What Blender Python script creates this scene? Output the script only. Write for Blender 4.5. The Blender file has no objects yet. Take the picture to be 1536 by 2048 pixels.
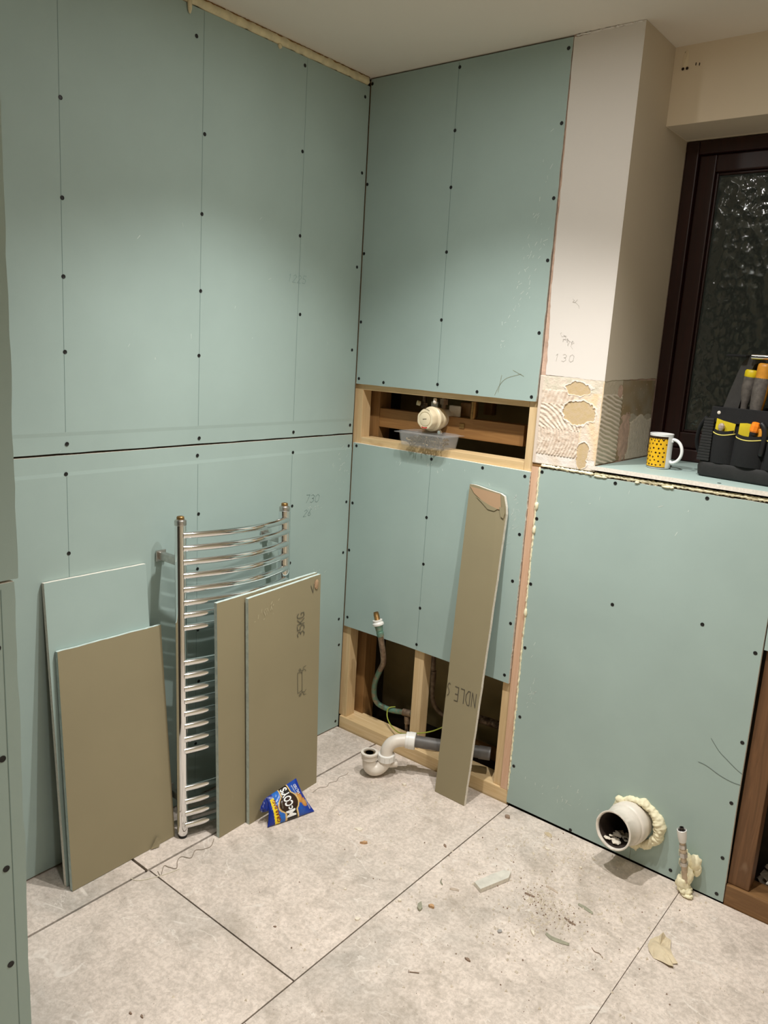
import bpy, bmesh, math, random
from mathutils import Vector, Matrix, Euler, noise
SC = bpy.context.scene
COL = SC.collection
rnd = random.Random(7)

# ---------------------------------------------------------------- camera
cam_d = bpy.data.cameras.new('camera')
cam = bpy.data.objects.new('camera', cam_d); COL.objects.link(cam)
cam.location = (1.92398, -2.22052, 1.52612)
cam.rotation_euler = (math.radians(78.04627), math.radians(-3.35528), math.radians(39.00246))
cam_d.sensor_fit = 'VERTICAL'; cam_d.sensor_height = 36; cam_d.sensor_width = 27
cam_d.lens = 1557.5 / 2048 * 36
cam_d.clip_start = .02
SC.camera = cam

# ---------------------------------------------------------------- world, light, exposure
w = bpy.data.worlds.new('night'); SC.world = w; w.use_nodes = True
w.node_tree.nodes['Background'].inputs[0].default_value = (.012, .0125, .010, 1)
w.node_tree.nodes['Background'].inputs[1].default_value = 1
SC.view_settings.view_transform = 'Standard'; SC.view_settings.look = 'None'
SC.view_settings.gamma = 1; SC.view_settings.use_curve_mapping = False
SC.view_settings.exposure = 0.09
LIGHTS = [(.70, -.70, 92), (1.36, -.68, 80), (.70, -1.45, 16), (1.9, -1.7, 26)]
SPILL = 2.6     # share of each lamp's light that leaves its frosted lens sideways
LCOL = (1.0, .98, .952)
SPOT = math.radians(114); BLEND = 1.0

# ---------------------------------------------------------------- node helpers
def hexc(r, g, b):
    f = lambda c: (c/255/12.92 if c/255 <= .04045 else ((c/255+.055)/1.055)**2.4)
    return (f(r), f(g), f(b), 1)
def new_mat(name):
    m = bpy.data.materials.new(name); m.use_nodes = True
    nt = m.node_tree; b = nt.nodes['Principled BSDF']
    return m, nt, b
def nd(nt, t, **kw):
    n = nt.nodes.new(t)
    for k, v in kw.items():
        if k.startswith('i_'):
            n.inputs[k[2:].replace('_', ' ')].default_value = v
        else: setattr(n, k, v)
    return n
def lk(nt, a, b): nt.links.new(a, b)
def ramp(nt, src, stops):
    r = nd(nt, 'ShaderNodeValToRGB'); e = r.color_ramp.elements
    while len(e) < len(stops): e.new(.5)
    for el, (p, c) in zip(e, stops): el.position = p; el.color = c if len(c) == 4 else (*c, 1)
    lk(nt, src, r.inputs[0]); return r.outputs[0]
def coord(nt, scale=(1, 1, 1), kind='Object', rand=False):
    t = nd(nt, 'ShaderNodeTexCoord'); m = nd(nt, 'ShaderNodeMapping'); m.inputs['Scale'].default_value = scale
    lk(nt, t.outputs[kind], m.inputs[0])
    if rand:
        oi = nd(nt, 'ShaderNodeObjectInfo'); v = nd(nt, 'ShaderNodeVectorMath', operation='SCALE')
        cb = nd(nt, 'ShaderNodeCombineXYZ')
        for k in range(3): lk(nt, oi.outputs['Random'], cb.inputs[k])
        lk(nt, cb.outputs[0], v.inputs[0]); v.inputs['Scale'].default_value = 17
        lk(nt, v.outputs[0], m.inputs['Location'])
    return m.outputs[0]
def noi(nt, vec, scale, detail=4, rough=.55, dist=0):
    n = nd(nt, 'ShaderNodeTexNoise'); n.inputs['Scale'].default_value = scale
    n.inputs['Detail'].default_value = detail; n.inputs['Roughness'].default_value = rough
    n.inputs['Distortion'].default_value = dist; lk(nt, vec, n.inputs['Vector']); return n.outputs['Fac']
def mixc(nt, fac, a, b, mode='MIX'):
    m = nd(nt, 'ShaderNodeMix', data_type='RGBA', blend_type=mode)
    for s, v in ((0, fac), (6, a), (7, b)):
        if hasattr(v, 'is_linked') or hasattr(v, 'links'): lk(nt, v, m.inputs[s])
        else: m.inputs[s].default_value = v
    return m.outputs[2]
def bump(nt, b, h, strength=.3, dist=.002):
    n = nd(nt, 'ShaderNodeBump'); n.inputs['Strength'].default_value = strength; n.inputs['Distance'].default_value = dist
    lk(nt, h, n.inputs['Height']); lk(nt, n.outputs[0], b.inputs['Normal'])

def simple(name, col, rough=.6, metal=0, nscale=0, namp=.1, bs=0, bscale=200, spec=None):
    m, nt, b = new_mat(name)
    b.inputs['Roughness'].default_value = rough; b.inputs['Metallic'].default_value = metal
    if spec is not None: b.inputs['Specular IOR Level'].default_value = spec
    c = coord(nt)
    if nscale:
        f = noi(nt, c, nscale)
        d = tuple(x*(1-namp) for x in col[:3]); u = tuple(min(1, x*(1+namp)) for x in col[:3])
        lk(nt, ramp(nt, f, [(.3, d), (.7, u)]), b.inputs['Base Color'])
    else: b.inputs['Base Color'].default_value = col
    if bs: bump(nt, b, noi(nt, c, bscale, 3), bs, .001)
    return m
def board_mat(name, col, dust, fibre=.05):
    m, nt, b = new_mat(name); b.inputs['Roughness'].default_value = .62; b.inputs['Specular IOR Level'].default_value = .3
    c = coord(nt)
    f = noi(nt, c, 3, 5)
    base = ramp(nt, f, [(.3, tuple(x*(1-fibre) for x in col[:3])), (.7, tuple(x*(1+fibre) for x in col[:3]))])
    f2 = noi(nt, coord(nt, (1, 1, .25)), 22, 6, .7, .4)
    mask = ramp(nt, f2, [(.66, (0, 0, 0)), (.78, (.55, .55, .55))])
    f3 = noi(nt, c, 2.3, 2)
    m2 = ramp(nt, f3, [(.5, (0, 0, 0)), (.65, (1, 1, 1))])
    mm = mixc(nt, 1.0, mask, m2, 'MULTIPLY')
    lk(nt, mixc(nt, mm, base, dust), b.inputs['Base Color'])
    bump(nt, b, noi(nt, c, 500, 3), .12, .0006)
    return m
def wood_mat(name, a, bcol, dark, axis, rough=.6):
    m, nt, b = new_mat(name); b.inputs['Roughness'].default_value = rough
    sc = [38, 38, 38]; sc[axis] = 2.2
    c = coord(nt, tuple(sc), rand=True)
    f = noi(nt, c, 1.4, 5, .6, .8)
    col = ramp(nt, f, [(.28, a), (.55, bcol), (.75, a)])
    f2 = noi(nt, coord(nt, tuple(1.2 if k != axis else .5 for k in range(3)), rand=True), 14, 2)
    col = mixc(nt, ramp(nt, f2, [(.7, (0, 0, 0)), (.8, (.5, .5, .5))]), col, dark)
    lk(nt, col, b.inputs['Base Color']); bump(nt, b, f, .25, .001)
    return m

GREEN = board_mat('moisture_board_paper', hexc(161, 180, 174), hexc(200, 210, 205))
KHAKI = board_mat('board_back_paper', hexc(145, 135, 107), hexc(188, 180, 154), .04)
KHAKI2 = board_mat('board_back_paper_torn', hexc(172, 142, 112), hexc(186, 160, 130), .08)
GYP = simple('gypsum_core', hexc(226, 220, 208), .9, 0, 160, .12, .5, 300)
GYPD = simple('gypsum_dirty', hexc(190, 204, 198), .9, 0, 60, .15, .5, 300)
PINK = simple('old_plaster', hexc(196, 165, 145), .95, 0, 40, .22, .6, 120)
WHITE = simple('white_emulsion', hexc(222, 215, 207), .7, 0, 3, .015, .08, 220)
CREAM = simple('cream_emulsion', hexc(226, 212, 188), .75, 0, 3, .02, .08, 200)
CEIL = simple('ceiling_emulsion', hexc(230, 222, 210), .8, 0, 2, .02, .08, 180)
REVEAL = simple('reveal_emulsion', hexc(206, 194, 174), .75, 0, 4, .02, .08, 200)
PINE_V = wood_mat('pine_vertical', hexc(224, 198, 156), hexc(208, 178, 132), hexc(150, 100, 55), 2)
PINE_H = wood_mat('pine_horizontal', hexc(226, 200, 158), hexc(208, 178, 130), hexc(156, 108, 62), 0)
OLD_V = wood_mat('aged_pine_vertical', hexc(158, 118, 72), hexc(132, 96, 54), hexc(90, 60, 32), 2)
OLD_H = wood_mat('aged_pine_horizontal', hexc(160, 118, 68), hexc(134, 94, 50), hexc(84, 54, 28), 0)
BROWN_V = wood_mat('brown_timber_vertical', hexc(122, 86, 54), hexc(96, 66, 38), hexc(160, 136, 110), 2)
BROWN_H = wood_mat('brown_timber_horizontal', hexc(140, 104, 64), hexc(112, 80, 46), hexc(84, 64, 46), 0)
ROSY_V = wood_mat('rosy_timber_edge', hexc(222, 188, 160), hexc(208, 168, 138), hexc(160, 112, 84), 2)
MAHOG = wood_mat('dark_stained_frame', hexc(48, 14, 9), hexc(34, 9, 6), hexc(22, 7, 5), 2, .42)
FOAM = simple('expanding_foam', hexc(236, 228, 194), .7, 0, 90, .12, .5, 180)
FOAMB = simple('expanding_foam_browned', hexc(220, 208, 172), .8, 0, 26, .18, .6, 160)
CHROME = simple('chrome', (.86, .87, .88, 1), .07, 1)
STEEL = simple('dull_nickel', (.55, .53, .5, 1), .35, 1, 60, .15)
BRASS = simple('aged_brass', hexc(146, 114, 70), .45, .8, 60, .3)
BLACKP = simple('black_plastic', hexc(26, 26, 27), .42, 0, 30, .2)
BLACKR = simple('black_rubber', hexc(26, 25, 24), .6, 0, 40, .25, .3, 300)
FABRIC = simple('black_nylon_fabric', hexc(17, 17, 18), .9, 0, 60, .2, .6, 900)
STRAP = simple('worn_black_webbing', hexc(58, 56, 53), .8, 0, 90, .15, .5, 900)
YELLOWF = simple('yellow_lining', hexc(206, 184, 24), .75, 0, 30, .12, .3, 400)
PIPING = simple('pale_yellow_piping', hexc(222, 208, 110), .6)
ORANGE = simple('orange_plastic', hexc(246, 136, 28), .4)
AMBER = simple('amber_plastic', hexc(206, 140, 40), .45, 0, 40, .2)
YELP = simple('yellow_plastic', hexc(214, 190, 20), .45, 0, 40, .15)
GREYR = simple('dusty_grey_rubber', hexc(92, 86, 80), .7, 0, 90, .3, .4, 250)
WPLAS = simple('aged_white_plastic', hexc(222, 214, 202), .4, 0, 30, .07)
WCLEAN = simple('white_plastic', hexc(228, 226, 220), .35)
GREYP = simple('grey_waste_pipe', hexc(92, 88, 84), .5, 0, 30, .2)
IVORY = simple('ivory_plastic', hexc(230, 216, 184), .35, 0, 30, .03)
CERAM = simple('white_ceramic', hexc(236, 236, 234), .12)
MUGY = simple('yellow_glaze', hexc(232, 180, 34), .15)
BEE = simple('dark_brown_glaze', hexc(44, 28, 14), .2)
BLACK = simple('black_screw', (.004, .004, .004, 1), .5)
PENCIL = simple('pencil', hexc(112, 134, 130), .7)
PENCILW = simple('pencil_on_paint', hexc(184, 178, 168), .7)
INK = simple('grey_stencil_ink', hexc(84, 80, 66), .8)
INKN = simple('dark_stencil_ink', hexc(78, 72, 60), .8)
DUSTM = simple('dust_smear', hexc(205, 215, 208), .9, 0, 120, .1)
RED = simple('red_print', hexc(190, 24, 18), .4)
WTXT = simple('white_print', hexc(240, 240, 238), .35)
DKRED = simple('maroon_print', hexc(120, 22, 14), .35)
DARK = simple('dark_void', hexc(52, 44, 32), .95, 0, 20, .3)
CAVW = simple('cavity_plaster', hexc(150, 132, 92), .95, 0, 7, .18, .4, 60)
RUB = simple('rubble', hexc(196, 180, 162), .95, 0, 60, .25, .5, 120)
CHIPM = simple('pale_chip', hexc(226, 216, 198), .95, 0, 90, .15, .5, 200)
BROWNCHIP = simple('brown_chip', hexc(190, 152, 112), .9, 0, 60, .25)
DARKCHIP = simple('dark_chip', hexc(146, 124, 106), .9, 0, 60, .3)
GREYCHIP = simple('greyish_green_chip', hexc(150, 148, 128), .9, 0, 60, .15)
EARTH = simple('green_yellow_sheath', hexc(150, 160, 60), .45, 0, 8, .3)
WIREM = simple('grey_wire', hexc(146, 134, 118), .5)
STRING = simple('off_white_string', hexc(214, 206, 186), .8)
REFL = simple('downlight_rim', hexc(220, 220, 218), .3)

def copper(name, patina, amount):
    m, nt, b = new_mat(name); c = coord(nt)
    f = noi(nt, c, 34, 5, .65)
    k = ramp(nt, f, [(amount, (0, 0, 0)), (amount+.16, (1, 1, 1))])
    base = ramp(nt, noi(nt, c, 60, 3), [(.3, hexc(116, 94, 74)), (.7, hexc(170, 148, 126))])
    lk(nt, mixc(nt, k, base, patina), b.inputs['Base Color'])
    b.inputs['Metallic'].default_value = .35; b.inputs['Roughness'].default_value = .5
    bump(nt, b, f, .3, .001); return m
COPPER = copper('tarnished_copper', hexc(120, 100, 84), .5)
VERDI = copper('verdigris_copper', hexc(104, 142, 124), .36)
COPPERD = copper('dark_copper', hexc(70, 50, 34), .45)

def tile_mat():
    m, nt, b = new_mat('dusty_concrete_tile'); c = coord(nt)
    c2 = coord(nt, (1, 1, 1), rand=True)
    big = noi(nt, c2, 1.7, 5, .55, .4)
    col = ramp(nt, big, [(.30, hexc(186, 180, 171)), (.5, hexc(216, 203, 191)), (.7, hexc(230, 215, 202))])
    sm = noi(nt, c2, 15, 11, .76, .7)
    col = mixc(nt, ramp(nt, sm, [(.36, (.52, .52, .52)), (.55, (0, 0, 0))]), col, hexc(150, 140, 128))
    wash = noi(nt, c, 3.1, 9, .72, 1.2)      # dried plaster dust, swept thin
    col = mixc(nt, ramp(nt, wash, [(.44, (0, 0, 0)), (.62, (.55, .55, .55))]), col, hexc(234, 220, 208))
    fine = noi(nt, c, 85, 6, .7, .3)
    col = mixc(nt, ramp(nt, fine, [(.40, (.34, .34, .34)), (.58, (0, 0, 0))]), col, hexc(146, 134, 120))
    for sc, of in ((4.5, 0), (9, 3)):       # pale scratches and boot scuffs
        n = noi(nt, coord(nt, (1, 1.4, 1+of)), sc, 3, .5, 1.1)
        k = ramp(nt, n, [(.488, (0, 0, 0)), (.497, (.55, .55, .55)), (.503, (.55, .55, .55)), (.512, (0, 0, 0))])
        gate = ramp(nt, noi(nt, c, 6+of, 3), [(.52, (0, 0, 0)), (.62, (1, 1, 1))])
        col = mixc(nt, mixc(nt, 1.0, k, gate, 'MULTIPLY'), col, hexc(230, 222, 212))
    dirt = noi(nt, c, 2.4, 7, .7, .6)
    col = mixc(nt, ramp(nt, dirt, [(.54, (0, 0, 0)), (.72, (.5, .5, .5))]), col, hexc(136, 124, 106))
    sp = noi(nt, c, 190, 2)
    col = mixc(nt, ramp(nt, sp, [(.69, (0, 0, 0)), (.74, (.7, .7, .7))]), col, hexc(110, 92, 76))
    lk(nt, col, b.inputs['Base Color']); b.inputs['Roughness'].default_value = .72
    b.inputs['Specular IOR Level'].default_value = .3
    bump(nt, b, sm, .2, .0012); return m
TILE = tile_mat()

def attr_mat(name, rough=.5, bs=0, metal=0):
    m, nt, b = new_mat(name); a = nd(nt, 'ShaderNodeVertexColor'); a.layer_name = 'col'
    lk(nt, a.outputs[0], b.inputs['Base Color']); b.inputs['Roughness'].default_value = rough
    if bs: bump(nt, b, noi(nt, coord(nt), 260, 4), bs, .001)
    return m
ADH = attr_mat('tile_adhesive_remains', .95, .5)
FOIL = attr_mat('printed_foil', .3)

def glass_mat():
    m, nt, b = new_mat('obscured_glass')
    b.inputs['Transmission Weight'].default_value = 1; b.inputs['Roughness'].default_value = .06
    b.inputs['IOR'].default_value = 1.5; b.inputs['Base Color'].default_value = (.8, .85, .8, 1)
    v = nd(nt, 'ShaderNodeTexVoronoi'); v.inputs['Scale'].default_value = 38; v.feature = 'SMOOTH_F1'
    c = coord(nt)
    n = nd(nt, 'ShaderNodeTexNoise'); n.inputs['Scale'].default_value = 45; n.inputs['Detail'].default_value = 3
    lk(nt, c, n.inputs['Vector'])
    mm = mixc(nt, .012, c, n.outputs['Color']); lk(nt, mm, v.inputs['Vector'])
    bump(nt, b, v.outputs['Distance'], 1.0, .0045)
    return m
GLASS = glass_mat()
def clear_mat():
    m, nt, b = new_mat('clear_plastic'); b.inputs['Base Color'].default_value = (.72, .72, .70, 1)
    b.inputs['Roughness'].default_value = .15; b.inputs['Alpha'].default_value = .17; return m
CLEAR = clear_mat()
def emis(name, s):
    m, nt, b = new_mat(name); b.inputs['Emission Color'].default_value = (1, .93, .83, 1)
    b.inputs['Emission Strength'].default_value = s; return m
LENS = emis('lamp_lens', 40)

# ---------------------------------------------------------------- object helpers
W = {}
def wpos(o): return W.get(o.name, Vector((0, 0, 0)))
def obj(name, bm, mats, parent=None, smooth=False, angle=None, origin=None):
    me = bpy.data.meshes.new(name); bm.normal_update(); 
    org = Vector(origin) if origin is not None else (wpos(parent) if parent else Vector((0, 0, 0)))
    if origin is None and parent is None and len(bm.verts):
        xs = [v.co for v in bm.verts]
        org = Vector((sum(v.x for v in xs)/len(xs), sum(v.y for v in xs)/len(xs), min(v.z for v in xs)))
    for v in bm.verts: v.co -= org
    bm.to_mesh(me); bm.free()
    for m in (mats if isinstance(mats, (list, tuple)) else [mats]): me.materials.append(m)
    if smooth:
        for p in me.polygons: p.use_smooth = True
        if angle is not None: me.set_sharp_from_angle(angle=math.radians(angle))
    o = bpy.data.objects.new(name, me); COL.objects.link(o)
    o.location = org - (wpos(parent) if parent else Vector((0, 0, 0)))
    if parent: o.parent = parent
    W[o.name] = org
    return o
def tag(o, label, cat, group=None, kind=None):
    if label: o['label'] = label
    if cat: o['category'] = cat
    if group: o['group'] = group
    if kind: o['kind'] = kind
    return o
def thing(name, label, cat, loc, group=None):
    o = bpy.data.objects.new(name, None); COL.objects.link(o); o.location = loc; o.empty_display_size = .05
    W[o.name] = Vector(loc); return tag(o, label, cat, group)
def struct(name, bm, mats, label, cat, **kw):
    o = obj(name, bm, mats, None, origin=(0, 0, 0), **kw); return tag(o, label, cat, None, 'structure')

def box(bm, lo, hi, bev=0, mi=0, rot=None, pivot=None):
    r = bmesh.ops.create_cube(bm, size=1); vs = r['verts']
    c = [(a+b)/2 for a, b in zip(lo, hi)]; s = [b-a for a, b in zip(lo, hi)]
    for v in vs: v.co = Vector((v.co.x*s[0]+c[0], v.co.y*s[1]+c[1], v.co.z*s[2]+c[2]))
    fs = list({f for v in vs for f in v.link_faces})
    for f in fs: f.material_index = mi
    if bev:
        es = list({e for v in vs for e in v.link_edges})
        r = bmesh.ops.bevel(bm, geom=es, offset=bev, segments=2, affect='EDGES', profile=.6)
        vs = list({v for f in r['faces'] for v in f.verts} | {v for v in vs if v.is_valid})
        for f in r['faces']: f.material_index = mi
    if rot is not None:
        p = Vector(pivot)
        vs = [v for v in vs if v.is_valid]
        for v in vs: v.co = p + rot @ (v.co-p)
    return vs
def bx(lo, hi, bev=0):
    bm = bmesh.new(); box(bm, lo, hi, bev); return bm
def lathe(bm, prof, org, axis=(0, 0, 1), n=24, mi=0, cap0=True, cap1=True):
    q = Vector((0, 0, 1)).rotation_difference(Vector(axis).normalized()); org = Vector(org); rings = []
    for r, h in prof:
        rings.append([bm.verts.new(org + q @ Vector((r*math.cos(2*math.pi*k/n), r*math.sin(2*math.pi*k/n), h))) for k in range(n)])
    for a, b in zip(rings, rings[1:]):
        for k in range(n):
            f = bm.faces.new((a[k], a[(k+1) % n], b[(k+1) % n], b[k])); f.material_index = mi
    if cap0: bm.faces.new(rings[0][::-1]).material_index = mi
    if cap1: bm.faces.new(rings[-1]).material_index = mi
    return rings
def tube(bm, pts, r, n=12, mi=0, cap=True, jit=0):
    pts = [Vector(p) for p in pts]; rs = r if isinstance(r, (list, tuple)) else [r]*len(pts)
    rings = []; prev = None
    for i, p in enumerate(pts):
        t = (pts[min(i+1, len(pts)-1)] - pts[max(i-1, 0)]).normalized()
        if prev is None:
            u = t.orthogonal().normalized()
        else: u = (prev - t*prev.dot(t)).normalized()
        prev = u; v = t.cross(u)
        rings.append([bm.verts.new(p + (u*math.cos(2*math.pi*k/n)+v*math.sin(2*math.pi*k/n))*rs[i]*(1+jit*(rnd.random()-.5))) for k in range(n)])
    for a, b in zip(rings, rings[1:]):
        for k in range(n):
            f = bm.faces.new((a[k], a[(k+1) % n], b[(k+1) % n], b[k])); f.material_index = mi
    if cap: bm.faces.new(rings[0][::-1]).material_index = mi; bm.faces.new(rings[-1]).material_index = mi
def smooth_path(pts, k=6):
    P = [Vector(p) for p in pts]; out = []
    for i in range(len(P)-1):
        p0 = P[max(i-1, 0)]; p1 = P[i]; p2 = P[i+1]; p3 = P[min(i+2, len(P)-1)]
        for j in range(k):
            t = j/k
            out.append(.5*((2*p1)+(-p0+p2)*t+(2*p0-5*p1+4*p2-p3)*t*t+(-p0+3*p1-3*p2+p3)*t**3))
    out.append(P[-1]); return out
def slab(bm, pts, n, t, mf=0, mb=1, me=2):
    """polygon pts (3D) is the front; n the outward normal; extrude back by t."""
    n = Vector(n).normalized(); P = [Vector(p) for p in pts]
    a = Vector((0, 0, 0))
    for i in range(len(P)): a += (P[i]-P[0]).cross(P[(i+1) % len(P)]-P[0])
    if a.dot(n) < 0: P = P[::-1]
    F = [bm.verts.new(p) for p in P]; B = [bm.verts.new(p-n*t) for p in P]
    f = bm.faces.new(F); f.material_index = mf
    f = bm.faces.new(B[::-1]); f.material_index = mb
    for i in range(len(P)):
        j = (i+1) % len(P); f = bm.faces.new((F[j], F[i], B[i], B[j])); f.material_index = me
def rag(p, q, n, amp, seed, axis):
    """points from p to q (q excluded) displaced along axis, broken-looking."""
    p, q, ax = Vector(p), Vector(q), Vector(axis); out = [p]
    for i in range(1, n):
        t = i/n
        d = noise.noise(Vector((t*n*.31+seed, seed*3.1, 0)))*.7 + noise.noise(Vector((t*n*.9+seed, 5+seed, 2)))*.5
        out.append(p.lerp(q, t)+ax*(amp*d))
    return out
def blob(bm, c, r, seed=0, amp=.3, sub=3, fr=2.2, mi=0, rot=None):
    res = bmesh.ops.create_icosphere(bm, subdivisions=sub, radius=1); c = Vector(c); s = Vector((seed*3.3, seed*1.7, seed))
    rr = Vector(r) if not isinstance(r, (int, float)) else Vector((r, r, r))
    for v in res['verts']:
        d = v.co.normalized(); k = 1 + amp*(noise.noise(d*fr+s)+.5*noise.noise(d*fr*2.3+s))
        p = Vector((d.x*rr.x, d.y*rr.y, d.z*rr.z))*k
        v.co = c + (rot @ p if rot else p)
    for v in res['verts']:
        for f in v.link_faces: f.material_index = mi
def rope(bm, p, q, r, n, seed, amp=.5, m=8, sag=None, squash=(1, 1, 1)):
    """bumpy bead of foam from p to q"""
    p, q = Vector(p), Vector(q); t = (q-p).normalized(); u = t.orthogonal().normalized(); v = t.cross(u); rings = []
    for i in range(n+1):
        c = p.lerp(q, i/n); ring = []
        for k in range(m):
            a = 2*math.pi*k/m; d = u*math.cos(a)+v*math.sin(a)
            s = 1+amp*(noise.noise(Vector((i*.45+seed, k*.9, seed)))+.6*noise.noise(Vector((i*1.3+seed, k*1.9, 3+seed))))
            e = 0.3 if i in (0, n) else 1
            dd = d*r*s*e; ring.append(bm.verts.new(c+Vector((dd.x*squash[0], dd.y*squash[1], dd.z*squash[2]))))
        rings.append(ring)
    for a, b in zip(rings, rings[1:]):
        for k in range(m): bm.faces.new((a[k], a[(k+1) % m], b[(k+1) % m], b[k]))
    bm.faces.new(rings[0][::-1]); bm.faces.new(rings[-1])

# shared screw mesh: dimpled dark screw head (axis +z)
bm = bmesh.new(); lathe(bm, [(.0054, 0), (.0056, .0005), (.0043, .0007), (.0034, .0003), (.0012, .0003)], (0, 0, 0), n=12, cap1=True)
screw_me = bpy.data.meshes.new('screw'); bm.to_mesh(screw_me); bm.free(); screw_me.materials.append(BLACK)
def screws(parent, pts, axis):
    q = Vector((0, 0, 1)).rotation_difference(Vector(axis))
    for p in pts:
        o = bpy.data.objects.new('screw', screw_me); COL.objects.link(o); o.parent = parent
        o.location = Vector(p)-wpos(parent); o.rotation_mode = 'QUATERNION'; o.rotation_quaternion = q
        W[o.name] = Vector(p)
# strokes: polylines drawn in a plane as thin ribbons
GLY = {'0': [[(0, .2), (0, .8), (.3, 1), (.6, .8), (.6, .2), (.3, 0), (0, .2)]], '1': [[(.1, .8), (.3, 1), (.3, 0)]],
 '2': [[(0, .8), (.3, 1), (.6, .75), (0, 0), (.6, 0)]], '3': [[(0, .9), (.3, 1), (.6, .8), (.5, .58), (.25, .53), (.5, .48), (.6, .22), (.3, 0), (0, .1)]],
 '5': [[(.6, 1), (.08, 1), (.05, .58), (.4, .6), (.6, .35), (.5, .05), (.2, 0), (0, .1)]], '6': [[(.5, 1), (.1, .5), (.05, .15), (.3, 0), (.55, .2), (.4, .45), (.1, .4)]],
 '7': [[(0, 1), (.6, 1), (.25, 0)]], '8': [[(.3, .52), (.05, .75), (.3, 1), (.55, .75), (.3, .52), (0, .25), (.3, 0), (.6, .25), (.3, .52)]],
 'K': [[(0, 0), (0, 1)], [(.6, 1), (0, .42)], [(.2, .6), (.6, 0)]], 'G': [[(.6, .8), (.4, 1), (.1, .95), (0, .7), (0, .25), (.2, 0), (.6, .05), (.6, .45), (.35, .45)]],
 'H': [[(0, 0), (0, 1)], [(.6, 0), (.6, 1)], [(0, .5), (.6, .5)]], 'N': [[(0, 0), (0, 1), (.6, 0), (.6, 1)]], 'A': [[(0, 0), (.3, 1), (.6, 0)], [(.12, .35), (.48, .35)]],
 'D': [[(0, 0), (0, 1), (.3, 1), (.6, .7), (.6, .3), (.3, 0), (0, 0)]], 'L': [[(0, 1), (0, 0), (.55, 0)]],
 'E': [[(.55, 1), (0, 1), (0, 0), (.55, 0)], [(0, .52), (.45, .52)]], 'S': [[(.6, .85), (.35, 1), (.05, .85), (.1, .58), (.5, .45), (.6, .18), (.3, 0), (0, .12)]],
 '/': [[(0, 0), (.5, 1)]], 'Z': [[(0, 1), (.6, 1), (0, 0), (.6, 0)]]}
def ribbon(bm, pts, w, n):
    P = [Vector(p) for p in pts]; n = Vector(n).normalized()
    for a, b in zip(P, P[1:]):
        t = (b-a)
        if t.length < 1e-6: continue
        s = t.normalized().cross(n)*w/2; e = t.normalized()*w*.3
        bm.faces.new([bm.verts.new(x) for x in (a-s-e, b-s+e, b+s+e, a+s-e)])
def strokes(name, text, org, u, v, h, w, n, mat, parent, adv=.85, off=.0006, wid=1.0, clip=None):
    bm = bmesh.new(); org = Vector(org)+Vector(n).normalized()*off; u = Vector(u); v = Vector(v); x = 0
    for ch in text:
        for poly in GLY.get(ch, []):
            q = [(x+px*wid, py) for px, py in poly]
            if clip is not None and min(a for a, _ in q) < clip: q = [(max(a, clip), b) for a, b in q]
            ribbon(bm, [org+u*(a*h)+v*(b*h) for a, b in q], w, n)
        x += adv
    return obj(name, bm, mat, parent)

# ================================================================ SETTING
H = 2.43
# floor: sub-base and open-jointed tiles
floor = struct('floor', bx((-.2, -2.9, -.05), (2.7, .42, -.0105)), simple('joint_dirt', hexc(46, 33, 22), .95, 0, 20, .3), 'dusty grey concrete-look tiled floor with open joints', 'floor')
def tiles():
    g = .0018
    cols = [(-.4, .2), (.2, .8), (.8, 1.4), (1.4, 2.0), (2.0, 2.6)]
    offs = [-1.045, -1.04, -1.2, -1.04, -1.2]
    gaps = [.0075, .0075, .0034, .0017, .0014]
    for ci, (x0, x1) in enumerate(cols):
        y = offs[ci] - 2.4
        while y < .0:
            y0, y1 = max(y, -2.75), min(y+1.2, .0 if ci else .0)
            if y1 - y0 > .05:
                bm = bmesh.new(); gx = .0075 if ci == 0 else (.0042 if ci == 1 else .0014)
                l = max(x0, -.02)+gaps[ci]/2; r = min(x1, 2.55)-gaps[min(ci+1, 4)]/2
                dz = rnd.uniform(-.0006, .0006)
                box(bm, (l, y0+gx/2, -.0104), (r, y1-gx/2, 0+min(dz, 0)), .0008)
                obj('tile', bm, TILE, floor)
            y += 1.2
tiles()
ceiling = struct('ceiling', bx((-.2, -2.9, H), (2.7, .55, H+.05)), CEIL, 'plain off-white ceiling', 'ceiling')

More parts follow.
